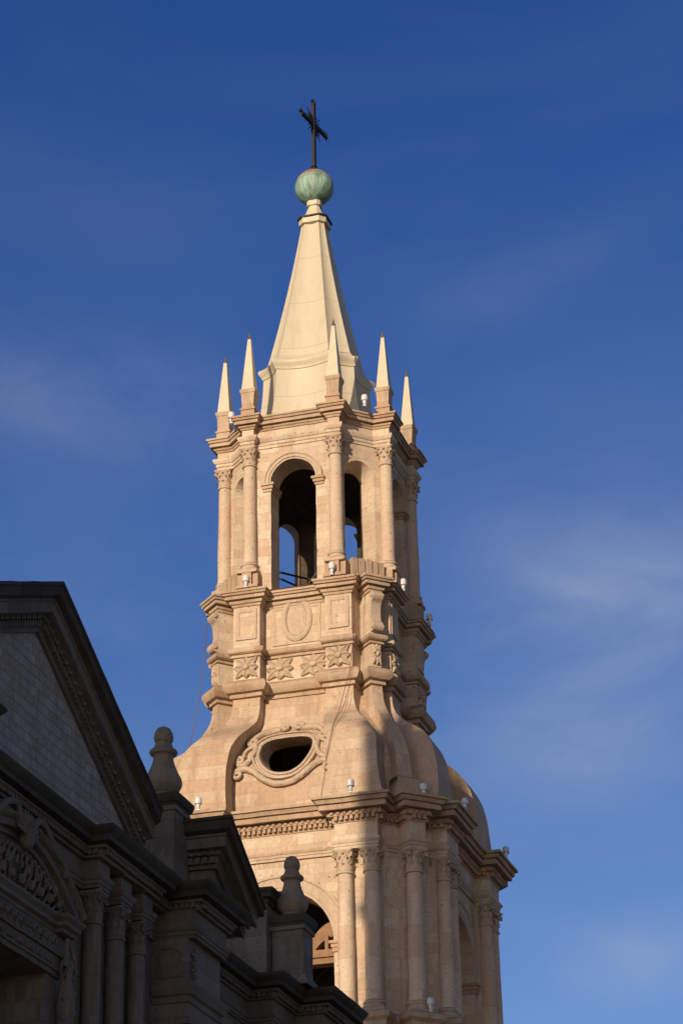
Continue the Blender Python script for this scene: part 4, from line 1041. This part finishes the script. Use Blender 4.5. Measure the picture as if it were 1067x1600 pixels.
link('bell_body', mb.mesh('bell_body', M['bronze']), bell)

# iron brace inside the belfry
br_ = thing('iron_brace', 'thin dark iron struts crossing the tall belfry arch above its floor', 'brace', (0, -.75, 36.0))
mb = MB(); mb.tube([(0, -.9, 2.02), (0, .65, 1.40)], .045, 6); link('diagonal_strut', mb.mesh('diagonal_strut', M['iron']), br_)
mb = MB(); mb.tube([(0, -.9, 1.80), (0, -.05, 1.30)], .04, 6); link('lower_strut', mb.mesh('lower_strut', M['iron']), br_)
mb = MB(); mb.tube([(0, .35, 1.35), (0, .85, 1.95)], .04, 6); link('rising_strut', mb.mesh('rising_strut', M['iron']), br_)
mb = MB(); mb.bbox(-.04, .04, -1.0, -.92, 0, 2.1); mb.bbox(-.04, .04, -1.02, 1.0, -.02, .06); mb.bbox(-.04, .04, .85, .93, 0, 2.1); link('strut_frame', mb.mesh('strut_frame', M['iron']), br_)

# ================================================================== white floodlights standing on the cornices
lampg = MB(); lampg.lathe([(.075, .30), (.13, .31), (.15, .34), (.152, .46), (.145, .53), (.11, .58), (.05, .60), (.005, .605)], 20)
lg = lampg.mesh('lamp_head', M['white'])
lampc = MB(); lampc.lathe([(.135, .285), (.155, .29), (.155, .315), (.135, .32)], 20); lc = lampc.mesh('lamp_ring', M['white'])
lampn = MB(); lampn.lathe([(.06, .08), (.075, .10), (.085, .20), (.10, .29)], 16); ln_ = lampn.mesh('lamp_neck', M['white'])
lampb = MB(); lampb.lathe([(.05, 0), (.05, .09)], 10); lampb.box((0, 0, .012), (.09, .06, .012)); lampb.box((0, .055, .05), (.02, .012, .05)); lampb.box((0, -.055, .05), (.02, .012, .05)); lb = lampb.mesh('lamp_foot', M['white'])
def lamp(w, s, z, label, tilt=0.0, sc_=1.0):
    t = thing('floodlight', label, 'floodlight', (w, s, z), 'white floodlights on the tower cornices')
    t.scale = (sc_ * .78,) * 3
    link('lamp_foot', lb, t); n_ = link('lamp_neck', ln_, t); link('lamp_ring', lc, n_); link('lamp_head', lg, n_)
    t.rotation_euler = (0, tilt, 0)
lamp(3.40, -1.59, 35.97, 'white floodlight at the foot of the column left of the tall belfry arch')
lamp(3.46, 1.53, 35.97, 'white floodlight at the foot of the column right of the tall belfry arch')
lamp(1.32, 3.45, 35.97, 'white floodlight with shaded stone behind it, beside the belfry column at the sunlit corner')
lamp(-1.99, 3.48, 35.97, 'white floodlight standing out against the sky at the right end of the drum cornice')
lamp(5.76, 2.75, 27.26, 'sunlit white floodlight below the right scroll of the oval dome window')
lamp(4.60, 4.84, 27.26, 'white floodlight in shade before the middle rib of the dome corner')
lamp(2.84, 5.72, 27.26, 'tilted white floodlight in shade beside the sunlit patch of the dome', .25)
lamp(-2.62, 5.74, 27.26, 'white floodlight against the sky at the right tip of the great cornice', .25)
lamp(5.74, -2.41, 27.26, 'sunlit white floodlight above the roof edge of the small half gable')
lamp(2.95, -2.30, 42.64, 'white floodlight on the upper cornice between the two left obelisks')
lamp(2.70, 2.60, 42.64, 'white floodlight on the upper cornice at the foot of the spire, between two obelisks')
lamp(4.60, 4.86, 20.27, 'lowest white floodlight, between two column bases in the shade')

# ================================================================== red cables
mb = MB(); mb.tube(smooth([(1.45, -3.72, 35.62), (1.5, -3.79, 34.5), (1.5, -3.92, 33.4), (1.5, -4.06, 32.3), (1.5, -4.22, 31.5), (1.5, -4.44, 30.70)], 6), .014, 6)
tagged(link('cable', mb.mesh('cable', M['cable'])), 'thin red cable hanging free against the sky left of the drum', 'cable')
def cab(pts): return [(w + .03, s, z) for w, s, z in pts]
mb = MB(); mb.tube(smooth(cab([(3.56, 2.40, 35.95), (3.56, 2.36, 35.6), (3.4, 2.28, 34.75), (3.42, 2.24, 33.83), (3.34, 2.19, 33.36), (3.52, 2.12, 32.4), (3.34, 1.92, 31.9), (3.60, 1.76, 30.97), (4.45, 1.82, 30.2), (4.84, 1.84, 29.64), (5.02, 1.73, 28.82), (5.07, 1.69, 28.26), (5.09, 1.59, 27.61), (5.3, 1.62, 27.31)]), 6), .012, 6)
tagged(link('cable', mb.mesh('cable', M['cable'])), 'long thin red cable running down the drum and over the dome beside its oval window', 'cable')
mb = MB(); mb.tube(smooth(cab([(3.5, 2.42, 35.9), (3.42, 2.33, 34.6), (3.44, 2.30, 33.8), (3.36, 2.26, 33.2), (3.5, 2.2, 32.4), (3.32, 2.06, 31.8), (3.62, 1.98, 30.95), (4.2, 1.94, 30.4), (4.6, 1.90, 30.0)]), 6), .007, 6)
tagged(link('cable', mb.mesh('cable', M['cable'])), 'short thin red cable curving in a loose loop at the neck of the dome', 'cable')

# ================================================================== the other tower, at the far end of the front behind the camera's left
def copy_tree(o, parent=None):
    c = o.copy(); COL.objects.link(c)
    if parent is not None: c.parent = parent
    for ch in list(o.children): copy_tree(ch, c)
    return c
TW, TUP = 50.0, 0.0
twin = copy_tree(tower)
twin.location = (-TW, 0, GZ + TUP)
twin['label'] = 'matching stone bell tower at the far end of the front, outside the picture'

# ================================================================== ground
mb = MB(); mb.add([(-1500, -1500, GZ), (1500, -1500, GZ), (1500, 1500, GZ), (-1500, 1500, GZ)], [(0, 1, 2, 3)])
g_ = link('plaza_ground', mb.mesh('plaza_ground', M['ground'])); g_['kind'] = 'structure'
